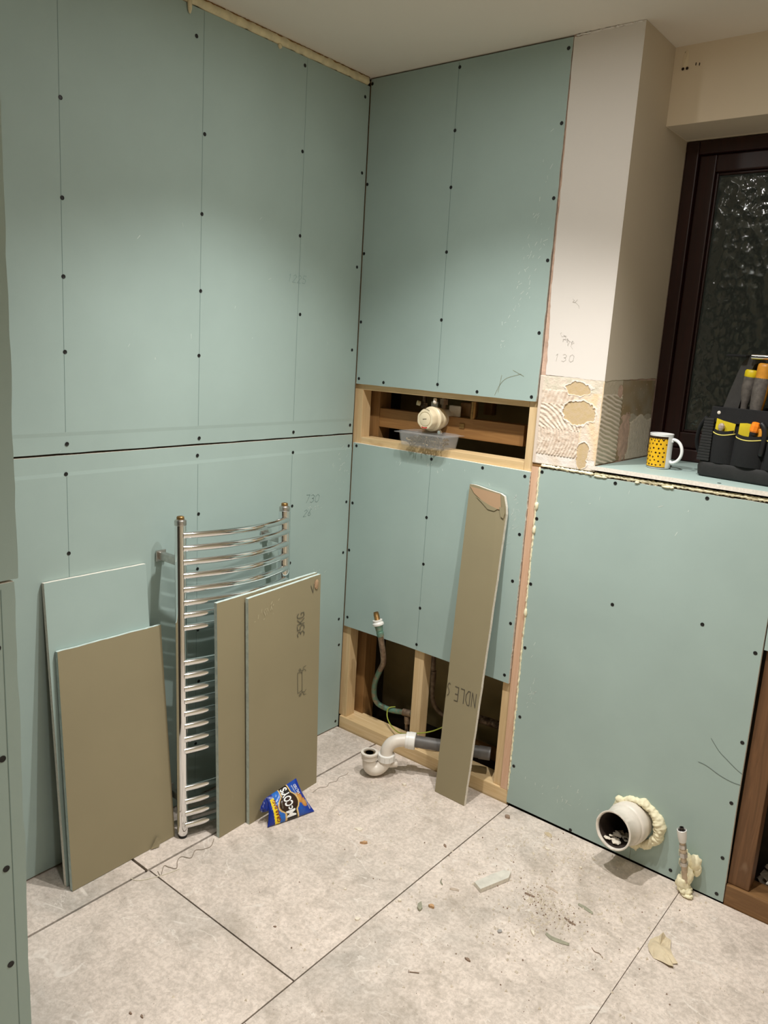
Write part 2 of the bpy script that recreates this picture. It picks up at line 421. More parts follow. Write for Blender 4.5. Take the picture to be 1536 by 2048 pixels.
# left wall ------------------------------------------------------
wl = struct('wall_left', bx((-.12, -1.8, -.02), (-.0135, .30, H)), DARK, 'left wall lined with two pale green moisture boards', 'wall')
def board_taper(y0, y1, z0, z1, tb, tt, rag_seed=0):
    """board on the plane x=0 facing +x, tapered long edges where asked."""
    bm = bmesh.new(); t = .0125; d = .0011
    prof = []
    if tb: prof += [(z0, -d), (z0+.045, -d*.85), (z0+.055, 0)]
    else: prof += [(z0, 0)]
    if tt: prof += [(z1-.055, 0), (z1-.045, -d*.85), (z1, -d)]
    else: prof += [(z1, 0)]
    n = 46; rows = []
    for i in range(n+1):
        y = y0+(y1-y0)*i/n; col = []
        for k, (z, x) in enumerate(prof):
            zz = z
            if k in (0, len(prof)-1) and rag_seed: zz += .0016*noise.noise(Vector((i*.6+rag_seed, k, 0)))
            col.append(bm.verts.new((x, y, zz)))
        rows.append(col)
    for a, b in zip(rows, rows[1:]):
        for k in range(len(prof)-1): bm.faces.new((a[k], b[k], b[k+1], a[k+1])).material_index = 0
    def strip(c0, c1):
        pass
    back = [[bm.verts.new((-t, y0+(y1-y0)*i/n, z)) for z in (z0, z1)] for i in range(n+1)]
    for i in range(n):
        a, b = rows[i], rows[i+1]
        bm.faces.new((a[-1], b[-1], back[i+1][1], back[i][1])).material_index = 2
        bm.faces.new((b[0], a[0], back[i][0], back[i+1][0])).material_index = 2
        bm.faces.new((back[i][0], back[i][1], back[i+1][1], back[i+1][0])).material_index = 1
    bm.faces.new([v for v in rows[0][::-1]]+[back[0][0], back[0][1]][::1]).material_index = 2
    bm.faces.new([v for v in rows[-1]]+[back[-1][1], back[-1][0]]).material_index = 2
    bmesh.ops.recalc_face_normals(bm, faces=bm.faces[:])
    return bm
PB = [GREEN, KHAKI, GYP]
lo = obj('plasterboard', board_taper(-1.8, -.003, .006, 1.1975, False, True, 3), PB, wl)
up = obj('plasterboard', board_taper(-1.8, -.003, 1.2035, 2.402, True, False, 5), PB, wl)
YS = [-1.146, -.717, -.313]
screws(up, [(.0002, y+dy, z) for y, dy, z in [(-1.146, .005, 2.07), (-1.146, .003, 1.841), (-1.146, .001, 1.653), (-1.146, 0, 1.466), (-1.146, -.001, 1.228),
  (-.717, -.022, 2.33), (-.717, .009, 2.087), (-.717, .002, 1.871), (-.717, 0, 1.656), (-.717, -.004, 1.469), (-.717, 0, 1.221),
  (-.313, -.007, 2.377), (-.313, -.005, 2.125), (-.313, -.003, 1.867), (-.313, .01, 1.617), (-.313, -.002, 1.221),
  (-.026, 0, 2.363), (-.023, 0, 2.118), (-.025, 0, 1.801), (-.03, 0, 1.509), (-.02, 0, 1.234)]], (1, 0, 0))
screws(lo, [(.0002, y, z) for y, z in [(-1.152, 1.148), (-.723, 1.168), (-.717, .983), (-.719, .805), (-.715, .6), (-.71, .42), (-.72, .2), (-.314, 1.15), (-.309, .959), (-.31, .75), (-1.15, .93), (-1.15, .7),
  (-.022, 1.156), (-.02, .94), (-.024, .74), (-.03, .47), (-.022, .36), (-.02, .03)]], (1, 0, 0))
for y in YS:
    bm = bmesh.new(); ribbon(bm, [(.0003, y-.004, 1.26), (.0003, y+.004, 2.40)], .0013, (1, 0, 0)); obj('pencil_line', bm, PENCIL, up)
    bm = bmesh.new(); ribbon(bm, [(.0003, y-.004, .02), (.0003, y-.004, 1.14)], .0013, (1, 0, 0)); obj('pencil_line', bm, PENCIL, lo)
strokes('pencil_note', '730', (0, -.246, .962), (0, 1, -.06), (0, .25, .95), .030, .0013, (1, 0, 0), PENCIL, lo)
strokes('pencil_note', '26', (0, -.252, .912), (0, 1, 0), (0, .3, .95), .026, .0012, (1, 0, 0), PENCIL, lo)
strokes('pencil_note', '1225', (0, -.366, 1.718), (0, 1, 0), (0, .2, .95), .026, .0010, (1, 0, 0), simple('faint_pencil', hexc(132, 158, 154), .7), up)
def smear(name, c, u, v, n, parent, cnt, sx, sy, seed, mat=DUSTM):
    r = random.Random(seed); bm = bmesh.new(); c = Vector(c); u = Vector(u); v = Vector(v); n_ = Vector(n)
    for i in range(cnt):
        a = c+u*r.gauss(0, sx)+v*r.gauss(0, sy)+n_*.0004; l = r.uniform(.003, .014); an = r.gauss(1.2, .5)
        ribbon(bm, [a, a+(u*math.cos(an)+v*math.sin(an))*l], r.uniform(.0006, .0018), n)
    o = obj(name, bm, mat, parent); o['kind'] = 'stuff'; return o
smear('dust_smear', (0, -.20, .935), (0, 1, 0), (0, -.5, .6), (1, 0, 0), lo, 14, .02, .006, 1)
smear('dust_smear', (0, -.06, 1.08), (0, 1, 0), (0, 0, 1), (1, 0, 0), lo, 26, .02, .05, 2)
smear('dust_smear', (0, -.16, .68), (0, 1, 0), (0, 0, 1), (1, 0, 0), lo, 7, .03, .01, 3)
smear('dust_smear', (0, -.6, 1.5), (0, 1, 0), (0, 0, 1), (1, 0, 0), up, 10, .35, .25, 4)
bm = bmesh.new()
rope(bm, (-.003, -1.7, 2.416), (-.003, -.004, 2.416), .0135, 150, 4, .35, 8, squash=(.7, 1, 1.0))
blob(bm, (.004, -.765, 2.398), (.006, .007, .022), 2, .3, 2); blob(bm, (.002, -.43, 2.399), (.005, .008, .008), 5, .3, 2)
obj('foam_bead', bm, FOAMB, wl, smooth=True)
bm = bmesh.new(); rope(bm, (-.002, -.78, 2.429), (-.002, -.006, 2.428), .004, 150, 9, 1.1, 6)
obj('foam_crust', bm, simple('browned_foam_crust', hexc(140, 104, 58), .9, 0, 60, .3), wl, smooth=True)

# near stub wall on the left -------------------------------------
ws = struct('wall_near', bx((-.12, -2.75, -.02), (.787, -1.685, H)), DARK, 'protruding boarded wall end close on the left edge', 'wall')
def ns_board(z0, z1, ye, seed, n):
    bm = bmesh.new(); P = [(.8, -2.75, z0)] + [(.8, ye, z0)] + rag((.8, ye, z0+.001), (.8, ye+.004, z1), n, .004, seed, (0, 1, 0))[1:] + [(.8, ye+.003, z1), (.8, -2.75, z1)]
    slab(bm, P, (1, 0, 0), .0125); return obj('plasterboard', bm, PB, ws)
b1 = ns_board(1.153, 2.42, -1.677, 2, 46); b2 = ns_board(.006, 1.149, -1.6865, 8, 40)
screws(b2, [(.8002, -1.713, .868), (.8002, -1.715, .676), (.8002, -1.715, .498), (.8002, -1.715, .31), (.8002, -1.713, 1.05)], (1, 0, 0))
screws(b1, [(.8002, -1.72, z) for z in (1.25, 1.45, 1.65, 1.85)], (1, 0, 0))
bm = bmesh.new(); ribbon(bm, [(.8004, -1.706, .02), (.8004, -1.704, 1.14)], .0012, (1, 0, 0)); obj('pencil_line', bm, PENCIL, b2)

# back wall: stud work, boards -----------------------------------
wb = struct('wall_back', bx((-.12, .30, -.05), (.80, .36, H)), CAVW, 'stud back wall with green boards and two openings', 'wall')
def part(name, lo_, hi_, mat, parent, bev=.0018):
    return obj(name, bx(lo_, hi_, bev), mat, parent)
part('stud', (-.012, .0128, .047), (.028, .062, H-.002), PINE_V, wb)
part('stud', (.347, .0128, .0475), (.390, .062, 1.144), PINE_V, wb)
part('stud', (.347, .0128, 1.408), (.390, .062, H-.002), PINE_V, wb)
part('stud', (.724, .0128, .0475), (.7555, .062, H-.002), PINE_V, wb)
part('stud', (-.012, .082, -.008), (.055, .15, H-.002), OLD_V, wb)
part('stud', (.675, .13, .1), (.735, .18, H-.002), OLD_V, wb)
part('noggin', (.0555, .084, 1.230), (.674, .126, 1.300), OLD_H, wb)
part('sole_plate', (.0, .0030, -.0102), (.7885, .092, .0472), PINE_H, wb)
part('rail', (.0285, .0128, 1.146), (.7235, .075, 1.191), PINE_H, wb)
part('rail', (.0285, .0128, 1.367), (.7235, .075, 1.4075), PINE_H, wb)
part('old_post', (.7575, .004, .048), (.7885, .062, 1.1945), ROSY_V, wb, .001)
part('batten', (.44, .20, 1.31), (.475, .23, 1.42), OLD_V, wb)
# upper board
bm = bmesh.new()
P = [(.003, 0, 1.388)] + rag((.003, 0, 1.388), (.752, 0, 1.386), 30, .0015, 1, (0, 0, 1))[1:] + [(.750, 0, 1.387)]
P += rag((.753, 0, 1.389), (.757, 0, 2.425), 60, .003, 4, (1, 0, 0))[1:] + [(.757, 0, 2.425), (.003, 0, 2.425)]
slab(bm, P, (0, -1, 0), .0125); ub = obj('plasterboard', bm, PB, wb)
screws(ub, [(x, -.0002, z) for x, z in [(.008, 2.41), (.008, 2.084), (.369, 2.406), (.368, 2.22), (.368, 2.048), (.369, 1.846), (.368, 1.627), (.371, 1.412),
  (.745, 2.397), (.746, 2.197), (.744, 1.99), (.744, 1.812), (.739, 1.597), (.734, 1.400), (.015, 1.407), (.133, 1.401), (.532, 1.400), (.011, 1.611), (.009, 1.85)]], (0, -1, 0))
bm = bmesh.new(); ribbon(bm, [(.3715, -.0004, 1.40), (.366, -.0004, 2.42)], .0013, (0, -1, 0)); obj('pencil_line', bm, PENCIL, ub)
# brown sketch marks low on the upper board and scuffs
bm = bmesh.new()
for pl in ([(.60, 1.395), (.617, 1.43), (.64, 1.452), (.69, 1.468)], [(.612, 1.405), (.62, 1.46)], [(.66, 1.478), (.70, 1.462)]):
    ribbon(bm, [(x, -.0005, z) for x, z in smooth_path([(x, z, 0) for x, z in pl], 4) for x, z in [(x, z)]] if False else [(p.x, -.0005, p.y) for p in smooth_path([(a, b, 0) for a, b in pl], 4)], .0016, (0, -1, 0))
obj('pencil_sketch', bm, simple('brown_pencil', hexc(140, 146, 124), .8), ub)
smear('dust_smear', (.66, 0, 1.72), (1, 0, 0), (.3, 0, 1), (0, -1, 0), ub, 40, .02, .09, 5)
smear('dust_smear', (.70, 0, 2.0), (1, 0, 0), (.1, 0, 1), (0, -1, 0), ub, 20, .02, .1, 6)
# lower board
bm = bmesh.new()
P = [(.003, 0, .437)] + [(.30, 0, .441), (.752, 0, .436)] + rag((.752, 0, .436), (.7555, 0, 1.163), 110, .0028, 9, (1, 0, 0))[1:] + [(.7555, 0, 1.163)]
P += rag((.7555, 0, 1.164), (.003, 0, 1.168), 24, .001, 3, (0, 0, 1))[1:] + [(.003, 0, 1.168)]
slab(bm, P, (0, -1, 0), .0125); lb = obj('plasterboard', bm, PB, wb)
screws(lb, [(x, -.0002, z) for x, z in [(.020, 1.157), (.368, 1.153), (.365, .943), (.366, .771), (.365, .604), (.361, .462), (.578, 1.152), (.738, 1.147), (.739, .955), (.73, .794), (.738, .648), (.734, .462),
  (.015, .936), (.010, .748), (.019, .476)]], (0, -1, 0))
bm = bmesh.new(); ribbon(bm, [(.362, -.0004, .445), (.367, -.0004, 1.16)], .0013, (0, -1, 0)); obj('pencil_line', bm, PENCIL, lb)
smear('dust_smear', (.71, 0, 1.0), (1, 0, 0), (.1, 0, 1), (0, -1, 0), lb, 26, .012, .05, 7)
smear('dust_smear', (.4, 0, 1.12), (1, 0, 0), (0, 0, 1), (0, -1, 0), lb, 14, .12, .01, 8)

# column between boards and window (box-out), paint and adhesive --
bm = bmesh.new(); box(bm, (.7585, .0025, 1.195), (.968, .55, H)); 
wc = struct('wall_column', bm, PINK, 'white painted column between green boards and window', 'wall')
bm = bmesh.new()
P = [(.966, -.0008, 1.466)] + rag((.966, -.0008, 1.466), (.776, -.0008, 1.472), 26, .003, 2, (0, 0, 1))[1:]
P += [(.776, -.0008, 1.472), (.775, -.0008, 1.50), (.7775, -.0008, 1.515)] + rag((.7765, -.0008, 1.52), (.765, -.0008, 1.75), 22, .006, 6, (1, 0, 0))[1:]
P += rag((.767, -.0008, 1.75), (.7605, -.0008, 2.42), 44, .0035, 7, (1, 0, 0)) + [(.7605, -.0008, 2.424)] + rag((.7605, -.0008, 2.422), (.966, -.0008, 2.428), 20, .005, 12, (0, 0, 1))[1:] + [(.966, -.0008, 2.429)]
slab(bm, P, (0, -1, 0), .0034); skim = obj('paint_skim', bm, [WHITE, WHITE, simple('skim_edge', hexc(214, 190, 166), .9, 0, 90, .15)], wc)
bm = bmesh.new()
P = [(.9695, -.0008, 1.466)] + rag((.9695, -.0008, 1.466), (.9695, .42, 1.478), 30, .004, 13, (0, 0, 1))[1:] + [(.9695, .42, 1.475), (.9695, .42, 2.2175), (.9695, .2285, 2.2175), (.9695, .2285, 2.4295), (.9695, -.0008, 2.4295)]
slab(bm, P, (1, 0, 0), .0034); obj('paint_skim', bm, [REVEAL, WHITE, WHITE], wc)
strokes('pencil_note', '130', (.80, -.0008, 1.515), (1, 0, 0), (.15, 0, 1), .022, .0010, (0, -1, 0), PENCILW, skim, adv=1.1)
bm = bmesh.new()
r_ = random.Random(3); pp = [(.815+.05*t+r_.gauss(0, .006), -.0014, 1.592-.025*t+r_.gauss(0, .007)) for t in [i/26 for i in range(26)]]
ribbon(bm, pp, .0007, (0, -1, 0)); ribbon(bm, [(.84, -.0014, 1.70), (.846, -.0014, 1.695), (.841, -.0014, 1.69), (.848, -.0014, 1.689), (.856, -.0014, 1.698)], .0009, (0, -1, 0)); ribbon(bm, [(.85, -.0014, 1.69), (.862, -.0014, 1.68), (.864, -.0014, 1.672)], .0009, (0, -1, 0))
obj('pencil_scribble', bm, PENCILW, skim)

def adhesive(name, org, u, v, n, wu, hv, nu, nv, fn, parent):
    bm = bmesh.new(); cl = bm.loops.layers.color.new('col') if False else None
    org, u, v, n = Vector(org), Vector(u), Vector(v), Vector(n); G = []; C = {}
    for i in range(nu+1):
        row = []
        for j in range(nv+1):
            a, b = i/nu, j/nv; h, c = fn(a*wu, b*hv)
            if i in (0, nu) or j in (0, nv): h = -.001
            vt = bm.verts.new(org+u*(a*wu)+v*(b*hv)+n*h); C[vt] = c; row.append(vt)
        G.append(row)
    bm.verts.index_update(); cols = [C[v_] for v_ in bm.verts]
    for i in range(nu):
        for j in range(nv): bm.faces.new((G[i][j], G[i+1][j], G[i+1][j+1], G[i][j+1]))
    bmesh.ops.recalc_face_normals(bm, faces=bm.faces[:])
    o = obj(name, bm, ADH, parent, smooth=True)
    at = o.data.color_attributes.new('col', 'FLOAT_COLOR', 'POINT')
    for k, c in enumerate(cols): at.data[k].color = c
    return o
def N(x, y, s, o=0): return noise.noise(Vector((x*s, y*s, o)))
C_AD = hexc(224, 209, 192); C_AD2 = hexc(206, 186, 166); C_BEI = hexc(196, 172, 130); C_WH = hexc(232, 224, 216); C_GREY = hexc(206, 198, 178); C_OR = hexc(228, 202, 166)
def lerpc(a, b, t): t = max(0, min(1, t)); return tuple(x*(1-t)+y*t for x, y in zip(a, b))
def ell(x, y, cx, cy, rx, ry, o=0): return 1 - math.hypot((x-cx)/rx, (y-cy)/ry) + .28*N(x, y, 55, o)+.12*N(x, y, 140, o)
def front_fn(x, z):
    X = x; Z = z+1.195
    p = max(ell(X, Z, .132, 1.437, .040, .020, 1), ell(X, Z, .140, 1.365, .052, .036, 2), ell(X, Z, .168, 1.250, .020, .030, 3) , ell(X, Z, .166, 1.225, .017, .030, 4))
    if p > 0: return (.0004+.0002*N(X, Z, 300), lerpc(C_BEI, C_AD2, .15+.3*N(X, Z, 90)))
    rough = .0007*N(X, Z, 90, 3)+.0005*N(X, Z, 260, 4)
    h = .0016+rough; c = lerpc(C_AD, C_AD2, .4+N(X, Z, 60, 7))
    if Z > 1.427:                      # smooth scraped top band
        h = .0010+rough*1.1; c = lerpc(C_GREY, C_AD, .5+N(X, Z, 45, 2))
    elif Z > 1.385 and X < .12:        # slanted trowel ridges
        h = .0022+.0011*math.sin((X-.35*(Z-1.4))*2*math.pi/.0135+2*N(X, Z, 20))+rough
    elif X < .150 and 1.228 < Z < 1.385:
        if Z < 1.228 + .03*max(0, 1-((X-.1)/.06)**2)*0: pass
        ph = math.hypot(X+.02, (Z-1.19)*.8) if Z > 1.31 else X+.05*(Z-1.3)**2*80
        h = .0022+(.0011+.0005*N(X, Z, 30, 9))*math.sin(ph*2*math.pi/.0105+2.2*N(X, Z, 26, 5))+rough*1.6
    elif Z <= 1.228:
        h = .0006+rough*.8; c = lerpc(C_WH, C_AD, .4+N(X, Z, 30, 1))
    else:
        h = .0010+rough; c = lerpc(C_AD, C_OR, .5+1.5*N(X, Z*.3, 40, 8))
    if X < .012: h = .001; c = lerpc(C_AD2, C_WH, .3)
    if -.12 < p <= 0: h += .0014; c = lerpc(c, C_WH, .6)
    return (max(h, .0002), c)
adhesive('adhesive_remains', (.758, .0005, 1.195), (1, 0, 0), (0, 0, 1), (0, -1, 0), .2115, .275, 150, 190, front_fn, wc)
def rev_fn(y, z):
    Z = z+1.214
    rough = .0006*N(y, Z, 80, 3)+.0005*N(y, Z, 240, 4)
    D1, D2 = hexc(184, 172, 150), hexc(160, 146, 122)
    if .15 < y < .42 and Z > 1.355 + .02*N(y, 0, 14) or (.14 < y < .20): 
        c = lerpc(D2, hexc(150, 128, 92), .5+N(y, Z, 20)); h = .0007+rough*.5
    else: c = D1; h = .0012+rough
    if y < .15 and Z < 1.425:
        h = .0028+(.0013+.0008*N(y, Z, 25, 3))*math.sin((Z+.25*y)*2*math.pi/.0135+1.8*N(y, Z, 18, 2))+rough; c = lerpc(D1, C_AD, .35)
    if y > .22 and Z < 1.345+.03*N(y, 1, 11):
        h = .0024+.0011*math.sin((y+.25*Z)*2*math.pi/.012+1.2*N(y, Z, 20, 6))+rough; c = lerpc(D1, C_AD, .3)
    if .15 < y < .24 and Z < 1.37 and ell(y, Z, .20, 1.29, .045, .08, 4) > 0: c = hexc(148, 122, 84); h = .0003
    if math.hypot((y-.13)/.02, (Z-1.435)/.02) < 1: c = hexc(140, 110, 72); h = .0003
    return (max(h, .0002), c)
adhesive('adhesive_remains', (.9675, -.0005, 1.214), (0, 1, 0), (0, 0, 1), (1, 0, 0), .42, .258, 210, 130, rev_fn, wc)
# corner bead showing at the arris of the column
bm = bmesh.new(); rope(bm, (.9685, -.0008, 1.20), (.9685, -.0008, 1.466), .0016, 60, 3, .5, 6); obj('corner_bead', bm, simple('bead_paint', hexc(230, 206, 172), .7), wc)
bm = bmesh.new(); rope(bm, (.966, 0, 2.428), (.765, 0, 2.426), .003, 50, 3, .9, 6); obj('ceiling_crack_filler', bm, WHITE, wc)

# window wall: lintel above, right return -------------------------
bm = bmesh.new(); box(bm, (.969, .23, 2.2165), (2.7, .55, H))
ww = struct('wall_window', bm, [CREAM], 'cream wall above the window with screw holes', 'wall')
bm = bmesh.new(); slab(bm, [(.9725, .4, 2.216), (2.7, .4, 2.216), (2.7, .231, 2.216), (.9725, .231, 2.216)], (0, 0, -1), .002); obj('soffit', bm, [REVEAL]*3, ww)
bm = bmesh.new(); box(bm, (1.9, .23, 1.195), (2.7, .55, 2.2165)); obj('pier', bm, CREAM, ww)
# bracket scar: filler patch with two holes
bm = bmesh.new(); blob(bm, (1.004, .2295, 2.392), (.009, .0012, .028), 3, .25, 2); obj('filler_patch', bm, simple('filler', hexc(228, 214, 186), .9), ww)
bm = bmesh.new()
for x in (.999, 1.011): lathe(bm, [(.0042, 0), (.004, .0008)], (x, .2285, 2.368), (0, -1, 0), 10)
for x, z in ((1.035, 2.376), (1.045, 2.374), (1.0, 2.41)): blob(bm, (x, .2295, z), (.0016, .0006, .005), x*9, .3, 1)
obj('screw_hole', bm, simple('drilled_hole', hexc(40, 26, 16), .9), ww)

# low wall under the window ---------------------------------------
bm = bmesh.new(); box(bm, (.79, .30, -.05), (2.7, .36, 1.194)); box(bm, (.7895, .0145, 1.10), (2.7, .30, 1.194)); 
wo = struct('wall_low', bm, DARK, 'low boarded wall under the window ledge', 'wall')
bm = bmesh.new()
P = [(.789, 0, .0075), (1.2305, 0, .006)] + [(1.231+.0535*math.sin(a), 0, .140-.0535*math.cos(a)) for a in [-.005-2*math.pi*k/40*.998 for k in range(41)]] + [(1.2315, 0, .006), (1.45, 0, .004), (1.5125, 0, .004), (1.507, 0, .30), (1.505, 0, .784), (1.505, 0, 1.180)]
P += rag((1.505, 0, 1.1815), (.785, 0, 1.1815), 90, .002, 5, (0, 0, 1))[1:] + [(.785, 0, 1.18)]
P += rag((.787, 0, 1.18), (.789, 0, .01), 80, .002, 15, (1, 0, 0))[1:]
# hole for the soil pipe is covered by the pipe and foam
slab(bm, P, (0, -1, 0), .0125); wlb = obj('plasterboard', bm, PB, wo)
screws(wlb, [(x, -.0002, z) for x, z in [(.797, 1.170), (.795, 1.018), (1.039, 1.171), (1.305, 1.170), (1.076, .802), (1.342, .812), (.797, .80), (1.489, .77), (1.494, .505), (1.492, .316), (1.493, .14), (1.493, .022), (1.357, .03), (1.03, .012), (.807, .334), (.803, .15), (.80, .58)]], (0, -1, 0))
smear('dust_smear', (.84, 0, .40), (1, 0, 0), (0, 0, 1), (0, -1, 0), wlb, 16, .01, .06, 11)
smear('dust_smear', (1.0, 0, .11), (1, 0, 0), (0, 0, 1), (0, -1, 0), wlb, 22, .06, .03, 12)
smear('dust_smear', (1.1, 0, 1.1), (1, 0, 0), (0, 0, 1), (0, -1, 0), wlb, 8, .2, .03, 13)
bm = bmesh.new()
slab(bm, [(1.509, 0, .785), (2.55, 0, .785), (2.55, 0, 1.180), (1.508, 0, 1.180)], (0, -1, 0), .0125); obj('plasterboard', bm, PB, wo)
part('stud', (1.5135, .0135, .062), (1.572, .075, 1.099), BROWN_V, wo, .003)
part('stud', (1.97, .0135, .062), (2.03, .075, 1.099), BROWN_V, wo, .003)
part('sole_plate', (1.5135, .0025, -.0102), (2.55, .085, .0615), BROWN_H, wo, .003)
# pencil arcs on the board next to the opening
bm = bmesh.new()
ribbon(bm, [(p.x, -.0007, p.y) for p in smooth_path([(1.412, .487, 0), (1.438, .457, 0), (1.462, .44, 0), (1.489, .422, 0), (1.508, .413, 0)], 5)], .0012, (0, -1, 0))
ribbon(bm, [(p.x, -.0007, p.y) for p in smooth_path([(1.388, .403, 0), (1.412, .400, 0), (1.449, .386, 0), (1.483, .379, 0), (1.508, .379, 0)], 5)], .0014, (0, -1, 0))
obj('pencil_arc', bm, simple('dark_pencil', hexc(92, 104, 100), .7), wlb)
# foam beads round the low board
bm = bmesh.new(); rope(bm, (.790, .001, .05), (.7875, .001, 1.185), .0034, 220, 2, 1.0, 7, squash=(.9, 1.1, 1)); 
for z in (.70, .98, 1.06): blob(bm, (.790, -.002, z), (.006, .004, .014), z*9, .4, 2)
obj('foam_bead', bm, FOAM, wo, smooth=True)
bm = bmesh.new(); rope(bm, (.79, .001, 1.190), (.969, .001, 1.188), .0045, 50, 6, .9, 7); rope(bm, (.969, .002, 1.190), (2.5, .002, 1.190), .0062, 420, 11, .8, 8, squash=(1, .55, .8))
for x, q in ((.985, 14), (1.003, 8), (1.105, 7), (1.19, 14), (1.205, 6)): blob(bm, (x, -.002, 1.184), (q*.001, .0025, .0032), x*11, .6, 2)
obj('foam_bead', bm, FOAM, wo, smooth=True)
part('timber_top', (.7585, .003, 1.1842), (.80, .05, 1.1965), OLD_H, wo, .001)
# ledge board
bm = bmesh.new()
P = [(.9725, .424, 1.2135), (2.55, .424, 1.2135), (2.55, -.008, 1.2135)] + rag((2.55, -.008, 1.2135), (.9725, -.006, 1.2135), 120, .0012, 5, (0, 1, 0))[1:] + [(.958, -.006, 1.2135), (.958, -.0035, 1.2135), (.9725, -.0035, 1.2135)]
slab(bm, P, (0, 0, 1), .0125)
sill = obj('trim_1', bm, PB, None, origin=(0, 0, 0)); tag(sill, 'pale green board ledge with white cut edge under the window', 'window ledge', None, 'structure')
screws(sill, [(1.325, .02, 1.2137)], (0, 0, 1))
# other walls behind the camera
struct('wall_right', bx((2.55, -2.9, -.02), (2.62, .3, H)), CREAM, 'cream wall on the right of the room', 'wall')
struct('wall_front', bx((-.12, -2.82, -.02), (2.62, -2.75, H)), CREAM, 'cream wall behind the viewer', 'wall')
# rubble inside right cavity
bm = bmesh.new(); r_ = random.Random(5)
for i in range(90): blob(bm, (r_.uniform(1.58, 2.4), r_.uniform(.10, .28), r_.uniform(-.005, .03)), (r_.uniform(.008, .04), r_.uniform(.008, .03), r_.uniform(.005, .022)), i, .5, 1)
rb = obj('rubble', bm, RUB, wo); rb['kind'] = 'stuff'
bm = bmesh.new(); slab(bm, [(1.60, .09, .064), (1.73, .10, .070), (1.76, .22, .05), (1.62, .24, .045)], (0, 0, 1), .004); obj('torn_sheet', bm, [GYP]*3, wo)
bm = bmesh.new(); slab(bm, [(1.66, .16, .30), (1.80, .20, .31), (1.80, .20, .34), (1.66, .16, .33)], (0, -1, .3), .01); obj('torn_sheet', bm, [GYPD]*3, wo)

# window ------------------------------------------------------------
win = obj('window_1', bx((.9705, .470, 1.2136), (1.90, .485, 1.232)), MAHOG, None, origin=(0, 0, 0)); tag(win, 'dark mahogany stained window with obscured glass, night outside', 'window', None, 'structure')
def frame(x0, x1, z0, z1, w_, y0, y1, name, wb_=None):
    wb_ = wb_ or w_
    for lo_, hi_ in (((x0, y0, z0), (x0+w_, y1, z1)), ((x1-w_, y0, z0), (x1, y1, z1)), ((x0+w_, y0, z1-w_), (x1-w_, y1, z1)), ((x0+w_, y0, z0), (x1-w_, y1, z0+wb_))):
        obj(name, bx(lo_, hi_, .004), MAHOG, win)
frame(.9715, 1.897, 1.2145, 2.215, .040, .418, .482, 'frame')
frame(1.0125, 1.856, 1.256, 2.174, .052, .434, .475, 'sash')
for lo_, hi_ in (((1.0645, .447, 1.308), (1.0725, .462, 2.122)), ((1.0725, .447, 2.114), (1.796, .462, 2.122)), ((1.0725, .447, 1.308), (1.796, .462, 1.316)), ((1.796, .447, 1.308), (1.804, .462, 2.122))):
    obj('glazing_bead', bx(lo_, hi_, .003), MAHOG, win)
obj('glass', bx((1.0648, .463, 1.3085), (1.8035, .469, 2.1215)), GLASS, win)
# outside: dark ground seen by no one, keeps window opening closed to night sky only

# ================================================================ THINGS
def quad_board(name, TL, TR, BR, BL, t, label, group=None, front=KHAKI, back=GREEN, edge=GYP, ragtop=.0015, seed=1):
    TL, TR, BR, BL = map(Vector, (TL, TR, BR, BL)); n = (TR-BL).cross(TL-BR).normalized()
    if n.x < 0 and abs(n.x) > abs(n.y): n = -n
    if abs(n.y) > abs(n.x) and n.y > 0: n = -n
    bm = bmesh.new(); up_ = (TL-BL).normalized()
    P = [BL, BR] + [TR] + rag(TR, TL, 26, ragtop, seed, up_)[1:] + [TL]
    slab(bm, P, n, t)
    # drop so the lowest point rests on the floor
    m = min(v.co.z for v in bm.verts); 
    for v in bm.verts: v.co.z -= m
    org = (BL+BR)/2; org.z = 0
    e = thing(name, label, 'plasterboard', org, group)
    o = obj('panel', bm, [front, back, edge], e)
    return e, o, n
G = 'offcuts leaning on the left wall'
quad_board('plasterboard_offcut', (.0145, -1.230, .863), (.0145, -.918, .860), (.100, -.925, 0), (.100, -1.238, 0), .0125, 'tall offcut, pale green face outward, half hidden behind the khaki one', G, GREEN, KHAKI, GYP, .001, 2)
pA, pAo, nA = quad_board('plasterboard_offcut', (.0475, -1.216, .676), (.0465, -.889, .672), (.1245, -.893, 0), (.1285, -1.236, 0), .0125, 'wide khaki-faced offcut leftmost, leaning in front of the pale green one', G, KHAKI, GREEN, GYPD, .0015, 3)
bm = bmesh.new(); slab(bm, [(.131, -.985, .004), (.137, -.96, .003), (.133, -.95, .022), (.1300, -.962, .035)], (1, .2, .2), .001); obj('torn_paper', bm, [KHAKI]*3, pA)
C1, C1o, nC = quad_board('plasterboard_offcut', (.186, -.792, .754), (.168, -.345, .759), (.213, -.37, 0), (.2310, -.805, 0), .0125, 'khaki offcut leaning on the radiator, mostly hidden behind the stamped one', G, KHAKI, GREEN, GYPD, .001, 5)
D1, D1o, nD = quad_board('plasterboard_offcut', (.2005, -.682, .747), (.1815, -.341, .756), (.2275, -.366, 0), (.2450, -.695, 0), .0125, 'khaki offcut stamped 35KG leaning in front of the chrome radiator', G, KHAKI, GREEN, GYPD, .0012, 8)
